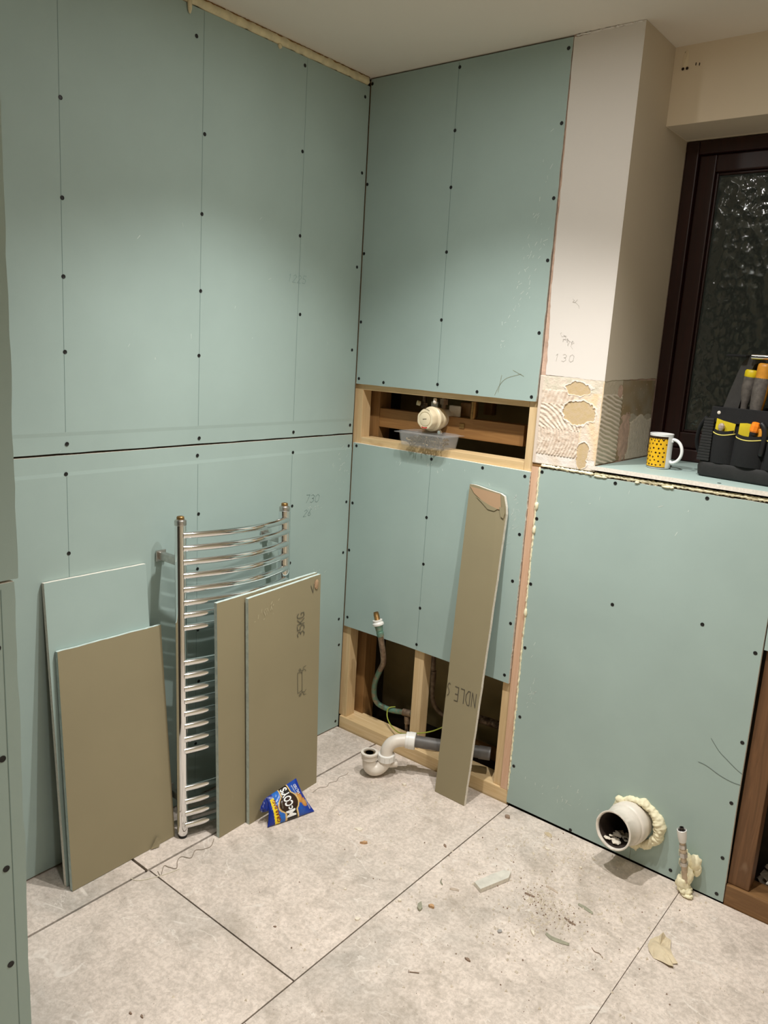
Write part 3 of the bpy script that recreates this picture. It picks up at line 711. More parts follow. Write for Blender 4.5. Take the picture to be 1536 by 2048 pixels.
# stamp on D: built in the board plane
Dbl, Dbr, Dtl = Vector((.2450, -.695, 0)), Vector((.2275, -.366, 0)), Vector((.2005, -.682, .747))
du = (Dbr-Dbl).normalized(); dv = (Dtl-Dbl); dv = (dv-du*dv.dot(du)).normalized()
def onD(a, b): return Dbl+du*a+dv*b
def findD(y, z):  # location on D from approximate y,z
    b = z/dv.z; a = (y-Dbl.y-dv.y*b)/du.y; return a, b
dz0 = Vector((0, 0, .0))
a0, b0 = findD(-.428, .565)
strokes('stamp', '35KG', onD(a0, b0), dv, -du, .034, .0026, nD, INK, D1, adv=.62, off=.0016, wid=.78)
bm = bmesh.new()   # two-person carry pictogram, sideways
def dl(pts, w_=.0016): ribbon(bm, [onD(a, b)+nD*.0016 for a, b in pts], w_, nD)
ia, ib = findD(-.462, .348)
for s, bb in ((1, ib+.012), (-1, ib+.098)):
    dl([(ia+.016, bb), (ia+.024, bb+s*.006), (ia+.034, bb+s*.002), (ia+.042, bb+s*.010)])
    dl([(ia+.024, bb+s*.006), (ia+.030, bb+s*-.006), (ia+.042, bb-s*.008)])
    dl([(ia+.006, bb-s*.002), (ia+.012, bb+s*.004), (ia+.016, bb-s*.002), (ia+.010, bb-s*.006), (ia+.006, bb-s*.002)])
    dl([(ia+.018, bb+s*.006), (ia+.022, bb+s*.014)])
dl([(ia, ib+.020), (ia, ib+.092)]); dl([(ia+.022, ib+.024), (ia+.022, ib+.088)]); dl([(ia, ib+.020), (ia+.022, ib+.024)]); dl([(ia, ib+.092), (ia+.022, ib+.088)])
a1, b1_ = findD(-.383, .715); obj('stamp', bm, INK, D1); bm = bmesh.new()
dl([(a1-.010, b1_+.012), (a1, b1_-.014), (a1+.006, b1_+.014)], .0022)
obj('stamp', bm, INK, D1)
bm = bmesh.new(); blob(bm, tuple(onD(.333, .728)+nD*.002), (.004, .010, .018), 4, .3, 2); obj('torn_paper', bm, KHAKI2, D1)
smear('dust_smear', tuple(onD(.08, .69)+nD*.0018), tuple(du), tuple(dv), tuple(nD), D1, 14, .04, .015, 21, simple('khaki_scuff', hexc(196, 186, 156), .9))

# narrow strip leaning on the back wall
SB = [Vector(p) for p in ((.565, -.114, 0), (.690, -.117, 0))]
TLs, TRs = Vector((.541, -.0165, 1.088)), Vector((.6735, -.0165, 1.062))
e = thing('plasterboard_strip', 'narrow khaki board strip with torn top leaning against the back wall', 'plasterboard', (.628, -.11, 0))
bm = bmesh.new(); nS = (SB[1]-SB[0]).cross(TLs-SB[0]).normalized()
if nS.y > 0: nS = -nS
TSh = Vector((.694, -.0200, 1.015))
P = [SB[0], SB[1]] + rag(SB[1], TSh, 60, .0012, 3, (1, 0, 0))[1:] + [TSh, Vector((.690, -.019, 1.04)), Vector((.679, -.0170, 1.073))] + rag((.676, -.0165, 1.078), (.545, -.0150, 1.094), 10, .002, 4, (0, 0, 1))[1:] + [Vector((.543, -.0150, 1.092))] + rag((.543, -.0150, 1.092), tuple(SB[0]), 60, .0012, 6, (1, 0, 0))[1:]
slab(bm, P, nS, .0125); m_ = min(v.co.z for v in bm.verts)
for v in bm.verts: v.co.z -= m_
so = obj('panel', bm, [KHAKI, GREEN, GYP], e)
def onS(x, z, off=.001):   # point on strip front
    t = z/1.09; y = SB[0].y+(TLs.y-SB[0].y)*t; return Vector((x, y, z))+nS*off
bm = bmesh.new(); slab(bm, [onS(*p) for p in [(.547, 1.086), (.665, 1.078), (.675, 1.030), (.665, 1.028), (.635, 1.034), (.60, 1.046), (.565, 1.066)]], nS, .0008); obj('torn_face', bm, [KHAKI2]*3, e)
bm = bmesh.new(); slab(bm, [onS(*p, .0016) for p in [(.575, 1.056), (.60, 1.047), (.635, 1.035), (.662, 1.029), (.650, 1.020), (.625, 1.022), (.60, 1.040)]], nS, .0008); obj('torn_lip', bm, [KHAKI]*3, e)  # raised lip of plain khaki paper below the torn face
bm = bmesh.new(); slab(bm, [onS(*p, .002) for p in [(.667, 1.036), (.686, 1.038), (.691, 1.02), (.688, 1.002), (.678, 1.006)]], nS, .001); obj('torn_flap', bm, [KHAKI]*3, e)
upS = (TLs-SB[0]).normalized()
strokes('stamp', 'NDLE', onS(.678, .398, 0), (-1, 0, .0), -upS, .049, .0026, nS, INKN, e, adv=.485, off=.0012, wid=.52)
bm = bmesh.new()
sp_ = [(.5720, .400), (.5665, .403), (.5625, .396), (.5625, .387), (.568, .380), (.571, .370), (.568, .360), (.5635, .358)]
ribbon(bm, [onS(x, z, .0014) for x, z in sp_], .0022, nS)
obj('stamp', bm, INKN, e)

# towel radiator -------------------------------------------------------
rad = thing('towel_radiator', 'curved chrome ladder towel radiator leaning against the left wall', 'radiator', (.14, -.67, 0))
B0, T0 = Vector((.143, -.877, .0065)), Vector((.097, -.857, .985)); shift = Vector((0, .418, 0))
B1, T1 = B0+shift, Vector((.097, -.4395, .975))
ax = (T0-B0).normalized()
def post(b, t_, r=.0172):
    bm = bmesh.new(); a = (t_-b).normalized(); L = (t_-b).length
    lathe(bm, [(.006, -.001), (.013, .002), (r-.0007, .010), (r, .020), (r, L-.004), (r-.0007, L)], b, a, 28)
    p = obj('post', bm, CHROME, rad, smooth=True, angle=40)
    bm = bmesh.new(); lathe(bm, [(.0168, 0), (.0176, .002), (.0176, .013), (.0160, .016), (.012, .0165), (.012, .018)], t_, a, 24)
    obj('end_nut', bm, STEEL, p, smooth=True, angle=35)
    bm = bmesh.new(); lathe(bm, [(.011, 0), (.011, .008), (.0095, .010), (.0095, .0102), (.006, .0102), (.006, .004)], t_+a*.0165, a, 20, cap0=False); obj('brass_insert', bm, BRASS, p, smooth=True, angle=35)
    bm = bmesh.new(); lathe(bm, [(.0125, 0), (.013, .003), (.0125, .008)], b-a*.0070, a, 16); obj('rubber_foot', bm, BLACKR, p, smooth=True, angle=35)
    return p
post(B0, T0); post(B1, T1, .0200)
fw = Vector((1, 0, 0)); fw = (fw-ax*fw.dot(ax)).normalized()
zs = (.956, .917, .876, .835, .793, .753, .715, .676, .568, .527, .486, .447, .407, .367, .325, .287, .165, .121, .081, .042)
for z in zs:
    t = (z-B0.z+.001)/ax.z; a = B0+ax*t+fw*.010; t2 = (z-.009-B1.z)/ (T1-B1).normalized().z; b = B1+(T1-B1).normalized()*t2+fw*.010
    pts = []; n = 20
    for k in range(n+1):
        s = k/n; c = 1-(2*s-1)**2
        pts.append(a.lerp(b, s)+fw*(.042*c))
    bm = bmesh.new(); tube(bm, pts, .0108, 16); obj('bar', bm, CHROME, rad, smooth=True, angle=50)
for (b, tt) in ((B0, T0), (B1, T1)):
    a = (tt-b).normalized()
    for h in (.875, .13):
        c = b+a*((h-b.z)/a.z); bm = bmesh.new()
        y = c.y + (.0 if b is B0 else 0)
        l_ = c.x-.017 if h > .5 else .055
        box(bm, (c.x-.017-min(l_, c.x-.02), y-.009, c.z-.012), (c.x-.012, y+.009, c.z+.012), .003)
        x0 = c.x-.017-min(l_, c.x-.02); box(bm, (x0-.0005, y-.017, c.z-.017), (x0+.005, y+.017, c.z+.017), .002)
        obj('wall_bracket', bm, STEEL, rad)

# shower valve in the recess -------------------------------------------
vc = Vector((.345, .0, 1.289))
v = thing('shower_valve', 'cream round shower valve dial with copper pipework in the upper wall recess', 'shower valve', (.375, .15, 1.24))
va = Vector((-.03, -1, 0)).normalized()
D0 = Vector((.333, .012, 1.289))
bm = bmesh.new(); lathe(bm, [(.038, -.062), (.040, -.055), (.040, -.037), (.038, -.034)], D0, va, 32); obj('collar', bm, IVORY, v, smooth=True, angle=35)
bm = bmesh.new(); lathe(bm, [(.041, -.036), (.0435, -.031), (.0435, -.018), (.039, -.014), (.037, -.008)], D0, va, 32); obj('flange', bm, IVORY, v, smooth=True, angle=35)
bm = bmesh.new()
q = Vector((0, 0, 1)).rotation_difference(va); n = 64; rings = []
for r0, h, wv in ((.037, -.010, 0), (.0375, -.004, .5), (.0365, .012, 1), (.0340, .018, 1), (.026, .019, 0), (.025, .016, 0)):
    rings.append([bm.verts.new(D0+q @ Vector(((r0*(1-.045*wv*(.5+.5*math.cos(8*2*math.pi*k/n))))*math.cos(2*math.pi*k/n), (r0*(1-.045*wv*(.5+.5*math.cos(8*2*math.pi*k/n))))*math.sin(2*math.pi*k/n), h))) for k in range(n)])
for a, b in zip(rings, rings[1:]):
    for k in range(n): bm.faces.new((a[k], a[(k+1) % n], b[(k+1) % n], b[k]))
bm.faces.new(rings[0][::-1]); bm.faces.new(rings[-1])
dial = obj('dial', bm, IVORY, v, smooth=True, angle=40)
bm = bmesh.new(); lathe(bm, [(.0235, 0), (.024, .0030), (.022, .0040)], D0+va*.0158, va, 40); obj('cap', bm, IVORY, dial, smooth=True, angle=35)
bm = bmesh.new()
for k in range(3): box(bm, tuple(D0+va*.0205+Vector((-.007+.0055*k, -.0003, -.0012+.0008*k))), tuple(D0+va*.0205+Vector((-.0035+.0055*k, .0003, .0012+.0008*k))))
obj('emblem', bm, BEE, dial)
bm = bmesh.new(); ribbon(bm, [D0+va*.0193+Vector((.030*math.sin(a), 0, -.030*math.cos(a))) for a in [-.35+.12*k for k in range(7)]], .004, va); obj('red_mark', bm, RED, dial)
bm = bmesh.new()
for k in range(5):
    a = math.pi+.05-.13*k; box(bm, tuple(D0+va*.0192+Vector((.0355*math.sin(a)-.0015, -.0003, -.0355*math.cos(a)-.001))), tuple(D0+va*.0192+Vector((.0355*math.sin(a)+.0015, .0003, -.0355*math.cos(a)+.001))))
obj('scale_marks', bm, BEE, dial)
bm = bmesh.new(); lathe(bm, [(.034, .055), (.034, .115), (.030, .12)], D0-va*0+Vector((.005, 0, 0)), (0, 1, 0), 28); obj('valve_body', bm, WPLAS, v, smooth=True, angle=35)
bm = bmesh.new(); box(bm, (.352, .108, 1.228), (.402, .114, 1.338), .004); box(bm, (.27, .112, 1.30), (.30, .118, 1.345), .003); bp_ = obj('mounting_plate', bm, WPLAS, v)
bm = bmesh.new(); lathe(bm, [(.008, 0), (.010, .003), (.010, .007), (.006, .010)], (.356, .060, 1.243), (0, -1, 0), 16); obj('grub_screw', bm, CHROME, v, smooth=True, angle=35)
bm = bmesh.new(); box(bm, (.375, .085, 1.262), (.43, .105, 1.285), .004); tube(bm, [(.43, .095, 1.272), (.455, .095, 1.272), (.466, .095, 1.285), (.466, .095, 1.36)], .011); lathe(bm, [(.016, 0), (.016, .02)], (.42, .095, 1.272), (1, 0, 0), 6); obj('side_elbow', bm, BRASS, v, smooth=True, angle=35)
bm = bmesh.new(); tube(bm, [(.24, .11, 1.39), (.242, .11, 1.335), (.25, .11, 1.315), (.28, .11, 1.305)], .0075); lathe(bm, [(.014, 0), (.014, .018)], (.243, .11, 1.318), (0, 0, 1), 6); obj('hot_pipe', bm, COPPERD, v, smooth=True, angle=35)
bm = bmesh.new(); lathe(bm, [(.009, 0), (.009, .012)], (.236, .092, 1.333), (-.5, -.6, .2), 12); obj('check_valve_cap', bm, FOAM, v, smooth=True, angle=35)
bm = bmesh.new(); tube(bm, [(.335, .10, 1.315), (.335, .10, 1.40)], .009); lathe(bm, [(.016, 0), (.016, .02)], (.335, .10, 1.338), (0, 0, 1), 6); obj('riser_pipe', bm, COPPER, v, smooth=True, angle=35)
bm = bmesh.new(); lathe(bm, [(.005, 0), (.007, .003), (.007, .016), (.003, .02)], (.345, .03, 1.362), (.1, -.2, -1), 10); obj('test_nipple', bm, WPLAS, v, smooth=True, angle=35)
bm = bmesh.new(); box(bm, (.385, .13, 1.30), (.445, .16, 1.352), .006); obj('wooden_block', bm, OLD_V, v)

# clear plastic tub of screws standing on the recess rail
tub = thing('plastic_tub', 'clear lidded takeaway tub of screws on the recess rail under the dial', 'container', (.345, .03, 1.191))
def rrect(cx, cy, hx, hy, r, z, k=4):
    out = []
    for sx, sy, a0_ in ((1, 1, 0), (-1, 1, 90), (-1, -1, 180), (1, -1, 270)):
        for i in range(k+1):
            a = math.radians(a0_+90*i/k); out.append((cx+sx*(hx-r)+r*math.cos(a), cy+sy*(hy-r)+r*math.sin(a), z))
    return out
def loft(bm, loops, cap0=True, cap1=True, mi=0):
    R = [[bm.verts.new(p) for p in l] for l in loops]; n = len(R[0])
    for a, b in zip(R, R[1:]):
        for k in range(n): bm.faces.new((a[k], a[(k+1) % n], b[(k+1) % n], b[k])).material_index = mi
    if cap0: bm.faces.new(R[0][::-1]).material_index = mi
    if cap1: bm.faces.new(R[-1]).material_index = mi
cx, cy = .340, .014
bm = bmesh.new()
loft(bm, [rrect(cx, cy, .088, .050, .015, 1.1915), rrect(cx, cy, .090, .052, .015, 1.195), rrect(cx, cy, .097, .058, .018, 1.236), rrect(cx, cy, .0955, .0565, .018, 1.236), rrect(cx, cy, .0885, .0505, .015, 1.197)], True, True)
obj('body', bm, CLEAR, tub, smooth=True, angle=40)
bm = bmesh.new(); loft(bm, [rrect(cx, cy, .100, .061, .018, 1.2365), rrect(cx, cy, .108, .069, .010, 1.238), rrect(cx, cy, .108, .069, .010, 1.2395), rrect(cx, cy, .101, .062, .018, 1.2405), rrect(cx, cy, .096, .057, .018, 1.243), rrect(cx, cy, .09, .052, .018, 1.2405)]); obj('lid', bm, CLEAR, tub, smooth=True, angle=40)
bm = bmesh.new(); r_ = random.Random(9)
for i in range(150):
    p = Vector((cx+r_.uniform(-.07, .07), cy+r_.uniform(-.035, .035), 1.2+r_.uniform(0, .022))); d = Vector((r_.gauss(0, 1), r_.gauss(0, 1), r_.gauss(0, .35))).normalized()
    lathe(bm, [(.0005, 0), (.0016, .004), (.0016, .020), (.0034, .024)], p-d*.012, d, 5)
sx_ = obj('loose_screws', bm, simple('dull_screws', hexc(120, 104, 74), .4, .6, 90, .3), tub); sx_['kind'] = 'stuff'

# pipes in the lower opening ------------------------------------------
sp = thing('supply_pipe', 'bent green-stained copper pipe with threaded brass end rising from lower opening', 'pipe', (.22, .0, .1))
path = [(.202, -.055, .565), (.207, -.055, .540), (.214, -.054, .510), (.223, -.050, .489), (.2255, -.045, .468), (.2225, -.03, .426), (.216, -.010, .381), (.197, .018, .332), (.160, .045, .278), (.126, .065, .215), (.112, .08, .158), (.118, .09, .121), (.139, .1, .104), (.185, .105, .101), (.236, .11, .109), (.30, .115, .120)]
sp_pts = smooth_path(path, 6)
k1 = 26; k2 = 66
bm = bmesh.new(); tube(bm, sp_pts[18:k1+22], .0108, 16); obj('pipe_upper', bm, COPPER, sp, smooth=True, angle=50)
bm = bmesh.new(); tube(bm, sp_pts[k1+21:], .0108, 16); obj('pipe_lower', bm, VERDI, sp, smooth=True, angle=50)
d = (sp_pts[0]-sp_pts[18]).normalized(); tp = sp_pts[18]
bm = bmesh.new(); lathe(bm, [(.0125, -.022), (.0135, -.018), (.0135, -.004), (.0115, -.002), (.0135, 0), (.0140, .008), (.0165, .022)], tp, d, 20); obj('coupling', bm, VERDI, sp, smooth=True, angle=40)
bm = bmesh.new(); lathe(bm, [(.0165, .020), (.0215, .024), (.0215, .030), (.019, .032), (.0175, .036), (.0185, .038), (.0185, .042), (.012, .043)], tp, d, 24); obj('plastic_washer', bm, WCLEAN, sp, smooth=True, angle=40)
bm = bmesh.new(); pr = []
for k in range(8): pr += [(.0100, .042+k*.0028), (.0108, .0434+k*.0028)]
pr += [(.0095, .066), (.0095, .072), (.0065, .072), (.0065, .05)]
lathe(bm, pr, tp, d, 20, cap0=False); obj('threaded_end', bm, BRASS, sp, smooth=True, angle=50)
bm = bmesh.new(); lathe(bm, [(.0145, -.02), (.0145, .02)], (.262, .112, .114), (1, .05, .15), 16); lathe(bm, [(.0125, 0), (.0125, .03), (.009, .032)], (.262, .112, .10), (.1, 0, -1), 14); obj('tee_fitting', bm, COPPER, sp, smooth=True, angle=40)
bm = bmesh.new(); tube(bm, [(.262, .112, .07), (.266, .112, -.008)], .008); obj('drop_leg', bm, COPPERD, sp, smooth=True, angle=50)

cp = thing('copper_pipe', 'straight copper riser curving right inside the lower wall opening', 'pipe', (.33, .2, .1))
bm = bmesh.new(); tube(bm, smooth_path([(.307, .2, .60), (.307, .2, .331), (.313, .2, .235), (.313, .2, .18), (.328, .2, .140), (.362, .2, .117), (.42, .2, .112), (.53, .2, .112)], 5), .0095, 14); obj('pipe_run', bm, COPPER, cp, smooth=True, angle=50)
bm = bmesh.new(); lathe(bm, [(.0115, 0), (.0125, .002), (.0125, .006), (.0115, .05)], (.312, .2, .232), (0, 0, 1), 16); obj('coupling', bm, COPPER, cp, smooth=True, angle=40)
dp = thing('dark_pipe', 'dark pipe turning down at the right end of the lower opening', 'pipe', (.6, .2, .0))
bm = bmesh.new(); tube(bm, smooth_path([(.50, .2, .150), (.55, .2, .158), (.62, .2, .162), (.655, .2, .155), (.668, .2, .13), (.670, .2, .05), (.670, .2, -.008)], 5), .016, 14); obj('pipe_run', bm, COPPERD, dp, smooth=True, angle=50)
bm = bmesh.new(); box(bm, (.44, .235, .10), (.70, .262, .145), .003); nb = obj('offcut_batten', bm, OLD_H, None); tag(nb, 'old timber offcut lying in the dark at the rear of the lower opening', 'timber')
nb.location.z = -.0105

ew = thing('earth_wire', 'green and yellow earth wire looping out of the lower opening', 'wire', (.33, .03, .075))
bm = bmesh.new(); tube(bm, smooth_path([(.200, .112, .118), (.185, .092, .116), (.181, .085, .100), (.197, .070, .080), (.240, .045, .070), (.297, .018, .076), (.351, .004, .098), (.411, .002, .124), (.452, .010, .144), (.485, .035, .165), (.51, .08, .18)], 7), .0024, 8); obj('sheath', bm, EARTH, ew, smooth=True)

# waste trap --------------------------------------------------------------
tr = thing('waste_trap', 'off-white plastic P-trap with open inlet lying on the floor', 'pipe trap', (.36, -.16, 0))
bm = bmesh.new()
up_ = smooth_path([(.331, -.203, .090), (.331, -.203, .062), (.333, -.200, .040), (.343, -.190, .0285), (.356, -.175, .032), (.366, -.162, .048), (.370, -.157, .066), (.371, -.156, .080)], 5)
tube(bm, up_, .0245, 24); obj('u_bend', bm, WPLAS, tr, smooth=True, angle=50)
bm = bmesh.new(); lathe(bm, [(.026, 0), (.0285, .002), (.0285, .019), (.0315, .021), (.0315, .027), (.0275, .028), (.0225, .028), (.0225, -.012), (.0, -.012)], (.331, -.203, .070), (0, 0, 1), 28, cap0=False, cap1=False); inl = obj('inlet_cup', bm, WPLAS, tr, smooth=True, angle=35)
bm = bmesh.new(); lathe(bm, [(.0205, .0), (.0150, .001), (.0150, .0)], (.331, -.203, .0935), (0, 0, 1), 24); obj('rubber_seal', bm, simple('brown_rubber', hexc(78, 62, 36), .6, 0, 90, .3), inl)
bm = bmesh.new(); rg = lathe(bm, [(.0285, 0), (.031, .001), (.0305, .024), (.028, .025)], (.3715, -.1555, .062), (0, 0, 1), 24); 
for k in range(12):
    a = 2*math.pi*k/12; c = Vector((.3715+.0305*math.cos(a), -.1555+.0305*math.sin(a), .074)); box(bm, tuple(c-Vector((.0015, .0015, .010))), tuple(c+Vector((.0015, .0015, .010))))
obj('compression_nut', bm, WCLEAN, tr, smooth=True, angle=35)
bm = bmesh.new(); tube(bm, smooth_path([(.3715, -.1555, .082), (.3725, -.154, .105), (.381, -.145, .126), (.396, -.130, .137), (.416, -.110, .140), (.432, -.095, .140)], 5), .0225, 24); obj('swivel_elbow', bm, WPLAS, tr, smooth=True, angle=50)
pd = Vector((.26, .135, -.004)).normalized()
bm = bmesh.new(); lathe(bm, [(.0255, -.016), (.0295, -.014), (.0295, -.004), (.031, -.003), (.031, .018), (.029, .020), (.023, .0205)], (.430, -.096, .139), pd, 24); obj('outlet_nut', bm, WCLEAN, tr, smooth=True, angle=35)
bm = bmesh.new(); tube(bm, [Vector((.437, -.0925, .139)), Vector((.56, -.0285, .1372)), Vector((.682, .035, .135))], .0215, 24); obj('tailpipe', bm, GREYP, tr, smooth=True, angle=50)
bm = bmesh.new(); lathe(bm, [(.0235, 0), (.0235, .04), (.0215, .041)], (.652, .019, .1355), pd, 24); obj('pipe_socket', bm, GREYP, tr, smooth=True, angle=50)
bm = bmesh.new(); lathe(bm, [(.012, 0), (.0145, .004), (.0145, .030), (.011, .034)], (.372, -.140, .040), (.75, .6, .15), 16); obj('side_cap', bm, WPLAS, tr, smooth=True, angle=40)

# soil pipe ---------------------------------------------------------------
SLIME_SHADE = simple('shaded_pipe_deposit', hexc(48, 36, 28), .9, 0, 30, .35, .5, 120)  # pipe grime, made darker so the bore's shade is in the colour
so_ = thing('soil_pipe', 'open white soil pipe stub foamed into the low green wall', 'pipe', (1.215, -.06, .09))
O0 = Vector((1.230, .004, .1405)); O1 = Vector((1.2085, -.118, .1515)); sa = (O1-O0).normalized(); SL = (O1-O0).length
bm = bmesh.new()
prof = [(.058, 0), (.0595, .018), (.0625, .022), (.0635, .030), (.0635, .052), (.0615, .058), (.0585, .060), (.0600, .068), (.0585, .075), (.0565, .080), (.0565, SL-.008), (.0585, SL-.006), (.0588, SL), (.0560, SL+.001), (.0530, SL-.001), (.0520, SL-.01), (.0520, -.2)]
rg = lathe(bm, prof, O0, sa, 56, cap0=False, cap1=False)
for ring, j in ((rg[11], 1), (rg[12], 2), (rg[13], 2)):
    for k, vv in enumerate(ring): vv.co += sa*(.0022*noise.noise(Vector((k*.5, 1, 2)))+.0015*noise.noise(Vector((k*1.3, 4, 2))))
obj('pipe_socket', bm, WPLAS, so_, smooth=True, angle=50)
bm = bmesh.new(); lathe(bm, [(.0515, 0), (.0515, .001)], O0-sa*.19, sa, 32); obj('pipe_bend_wall', bm, SLIME_SHADE, so_)
bm = bmesh.new(); lathe(bm, [(.0516, -.185), (.0514, .02), (.0512, SL-.006)], O0, sa, 40, cap0=False, cap1=False); obj('shaded_lining', bm, SLIME_SHADE, so_, smooth=True)  # added inner tube, its colour holds the bore's shade as well as grime
bm = bmesh.new(); r_ = random.Random(12)
for i in range(26):
    a = r_.uniform(-2.1, -1.0); rr = r_.uniform(.036, .046); p = O0+sa*r_.uniform(.03, SL-.012)+Vector((rr*math.cos(a), 0, rr*math.sin(a))); blob(bm, p, (r_.uniform(.004, .014), r_.uniform(.004, .012), r_.uniform(.003, .006)), i, .4, 1)
rb_ = obj('plaster_rubble', bm, CHIPM, so_); rb_['kind'] = 'stuff'
bm = bmesh.new(); nn, mm = 200, 20; R_ = []
c0 = Vector((1.2335, -.002, .1410))
for i in range(nn):
    a = 2*math.pi*i/nn; d = Vector((math.cos(a), 0, math.sin(a))); ring = []
    big = .0085+.0080*max(0, math.cos(a-.1))+.0045*noise.noise(Vector((math.cos(a)*2.2, math.sin(a)*2.2, 3)))
    for k in range(mm):
        b = 2*math.pi*k/mm; q9 = Vector((math.cos(a)*9, math.sin(a)*9, math.cos(b)*1.6)); jit = 1+.24*noise.noise(q9)+.14*noise.noise(q9*2.3+Vector((0, math.sin(b)*3, 1)))+.10*noise.noise(q9*5)
        ring.append(bm.verts.new(c0+d*(.0625+big*.85+big*1.0*jit*math.cos(b))+Vector((0, -1, 0))*(big*1.25*jit*math.sin(b)+.003)))
    R_.append(ring)
for i in range(nn):
    a, b = R_[i], R_[(i+1) % nn]
    for k in range(mm): bm.faces.new((a[k], a[(k+1) % mm], b[(k+1) % mm], b[k]))
bmesh.ops.recalc_face_normals(bm, faces=bm.faces[:])
blob(bm, (1.244, -.012, .066), (.016, .010, .014), 3, .35, 2); blob(bm, (1.182, -.012, .196), (.016, .010, .012), 4, .35, 2)
obj('foam_collar', bm, FOAM, so_, smooth=True)

# small supply stub with foam
ss = thing('supply_stub', 'short foam-wrapped water pipe with white collar at the foot of low wall', 'pipe', (1.41, -.03, 0))
sd = Vector((-.02, -.010, .12)).normalized(); s0 = Vector((1.402, -.044, .10))
bm = bmesh.new(); lathe(bm, [(.0085, -.06), (.0085, .03), (.010, .032), (.010, .046), (.0085, .048), (.0085, .08)], s0, sd, 18); obj('pipe_body', bm, simple('tarnished_nickel', hexc(190, 172, 148), .45, .3, 70, .25), ss, smooth=True, angle=40)
bm = bmesh.new(); lathe(bm, [(.012, .022), (.012, .036)], s0, sd, 6); lathe(bm, [(.0112, .050), (.0112, .062)], s0, sd, 8); lathe(bm, [(.0115, -.005), (.0125, .0), (.0115, .006)], s0, sd, 14); obj('coupling', bm, STEEL, ss)
bm = bmesh.new(); lathe(bm, [(.0105, .070), (.0125, .082), (.0135, .098), (.0135, .108), (.0120, .109), (.0120, .104), (.0085, .104)], s0, sd, 22, cap1=False); obj('white_collar', bm, WCLEAN, ss, smooth=True, angle=40)
bm = bmesh.new(); lathe(bm, [(.0110, .104), (.0108, .1055), (.0075, .106), (.0062, .107), (.0062, .116), (.0045, .116), (.0045, .108)], s0, sd, 18); obj('inner_nozzle', bm, simple('dark_steel', hexc(70, 64, 62), .35, .6), ss, smooth=True, angle=40)
bm = bmesh.new()
for i, (c, r) in enumerate([((1.390, -.022, .118), (.013, .011, .017)), ((1.4, -.02, .095), (.018, .018, .024)), ((1.424, -.014, .095), (.019, .013, .028)), ((1.432, -.012, .078), (.014, .011, .022)), ((1.412, -.028, .058), (.019, .017, .028)), ((1.405, -.034, .030), (.020, .018, .026)), ((1.414, -.034, .014), (.020, .020, .014)), ((1.424, -.046, .006), (.018, .012, .006))]):
    blob(bm, c, r, i+2, .3, 3, 2.6)
obj('foam_lump', bm, FOAM, ss, smooth=True)

# mug ------------------------------------------------------------------------
mc = Vector((1.103, .160, 1.2137))
mug = thing('mug', 'white mug wrapped in yellow with dark bees standing on the ledge', 'mug', mc)
bm = bmesh.new(); lathe(bm, [(.028, 0), (.0325, .001), (.0345, .004), (.0348, .010), (.0348, .102), (.0355, .105), (.0346, .1062), (.0325, .105), (.0318, .10), (.0315, .010), (.0, .006)], mc, (0, 0, 1), 48, cap1=False); obj('body', bm, CERAM, mug, smooth=True, angle=40)
ha = math.atan2(-.10, 1)   # handle direction
bm = bmesh.new(); hd = Vector((math.cos(ha), math.sin(ha), 0)); hp = []
for k in range(19):
    a = math.radians(105-205*k/18); hp.append(mc+hd*(.036+.030*math.cos(a)+.002)+Vector((0, 0, .056+.035*math.sin(a))))
hp[0] = mc+hd*.034+Vector((0, 0, .083)); hp[-1] = mc+hd*.034+Vector((0, 0, .026))
tube(bm, smooth_path(hp, 2), .0048, 14); obj('handle', bm, CERAM, mug, smooth=True, angle=60)
bm = bmesh.new(); A0, A1 = ha+math.radians(32), ha+math.radians(328); n = 60; rr = .0371
def arcstrip(bm, z0, z1, r, a0, a1, n):
    prev = None
    for k in range(n+1):
        a = a0+(a1-a0)*k/n; p = [bm.verts.new(mc+Vector((r*math.cos(a), r*math.sin(a), z))) for z in (z0, z1)]
        if prev: bm.faces.new((prev[0], p[0], p[1], prev[1]))
        prev = p
arcstrip(bm, .0065, .094, .0351, A0, A1, 60); obj('yellow_wrap', bm, MUGY, mug, smooth=True)
bm = bmesh.new(); arcstrip(bm, .0915, .0985, .0352, A0, A1, 60)
for k in range(26):
    a = A0+(A1-A0)*(k+.5)/26; arcstrip(bm, .0885, .0918, .03535, a-.03, a+.03, 1)
arcstrip(bm, .005, .0068, .0352, A0, A1, 60)
r_ = random.Random(4)
for iz in range(7):
    for ia_ in range(13):
        a = A0+(A1-A0)*(ia_+.5+.5*(iz % 2)-.2+r_.uniform(-.2, .2))/13.2; z = .013+iz*.0122+r_.uniform(-.002, .002)
        if a > A1-.06: continue
        hw, hh = .0027*r_.uniform(.8, 1.2), .0027*r_.uniform(.8, 1.2)
        vs = []
        for k in range(7):
            t = 2*math.pi*k/7; aa = a+hw*math.cos(t)/.0353; vs.append(bm.verts.new(mc+Vector((.03545*math.cos(aa), .03545*math.sin(aa), z+hh*math.sin(t)))))
        bm.faces.new(vs)
obj('bee_print', bm, BEE, mug)

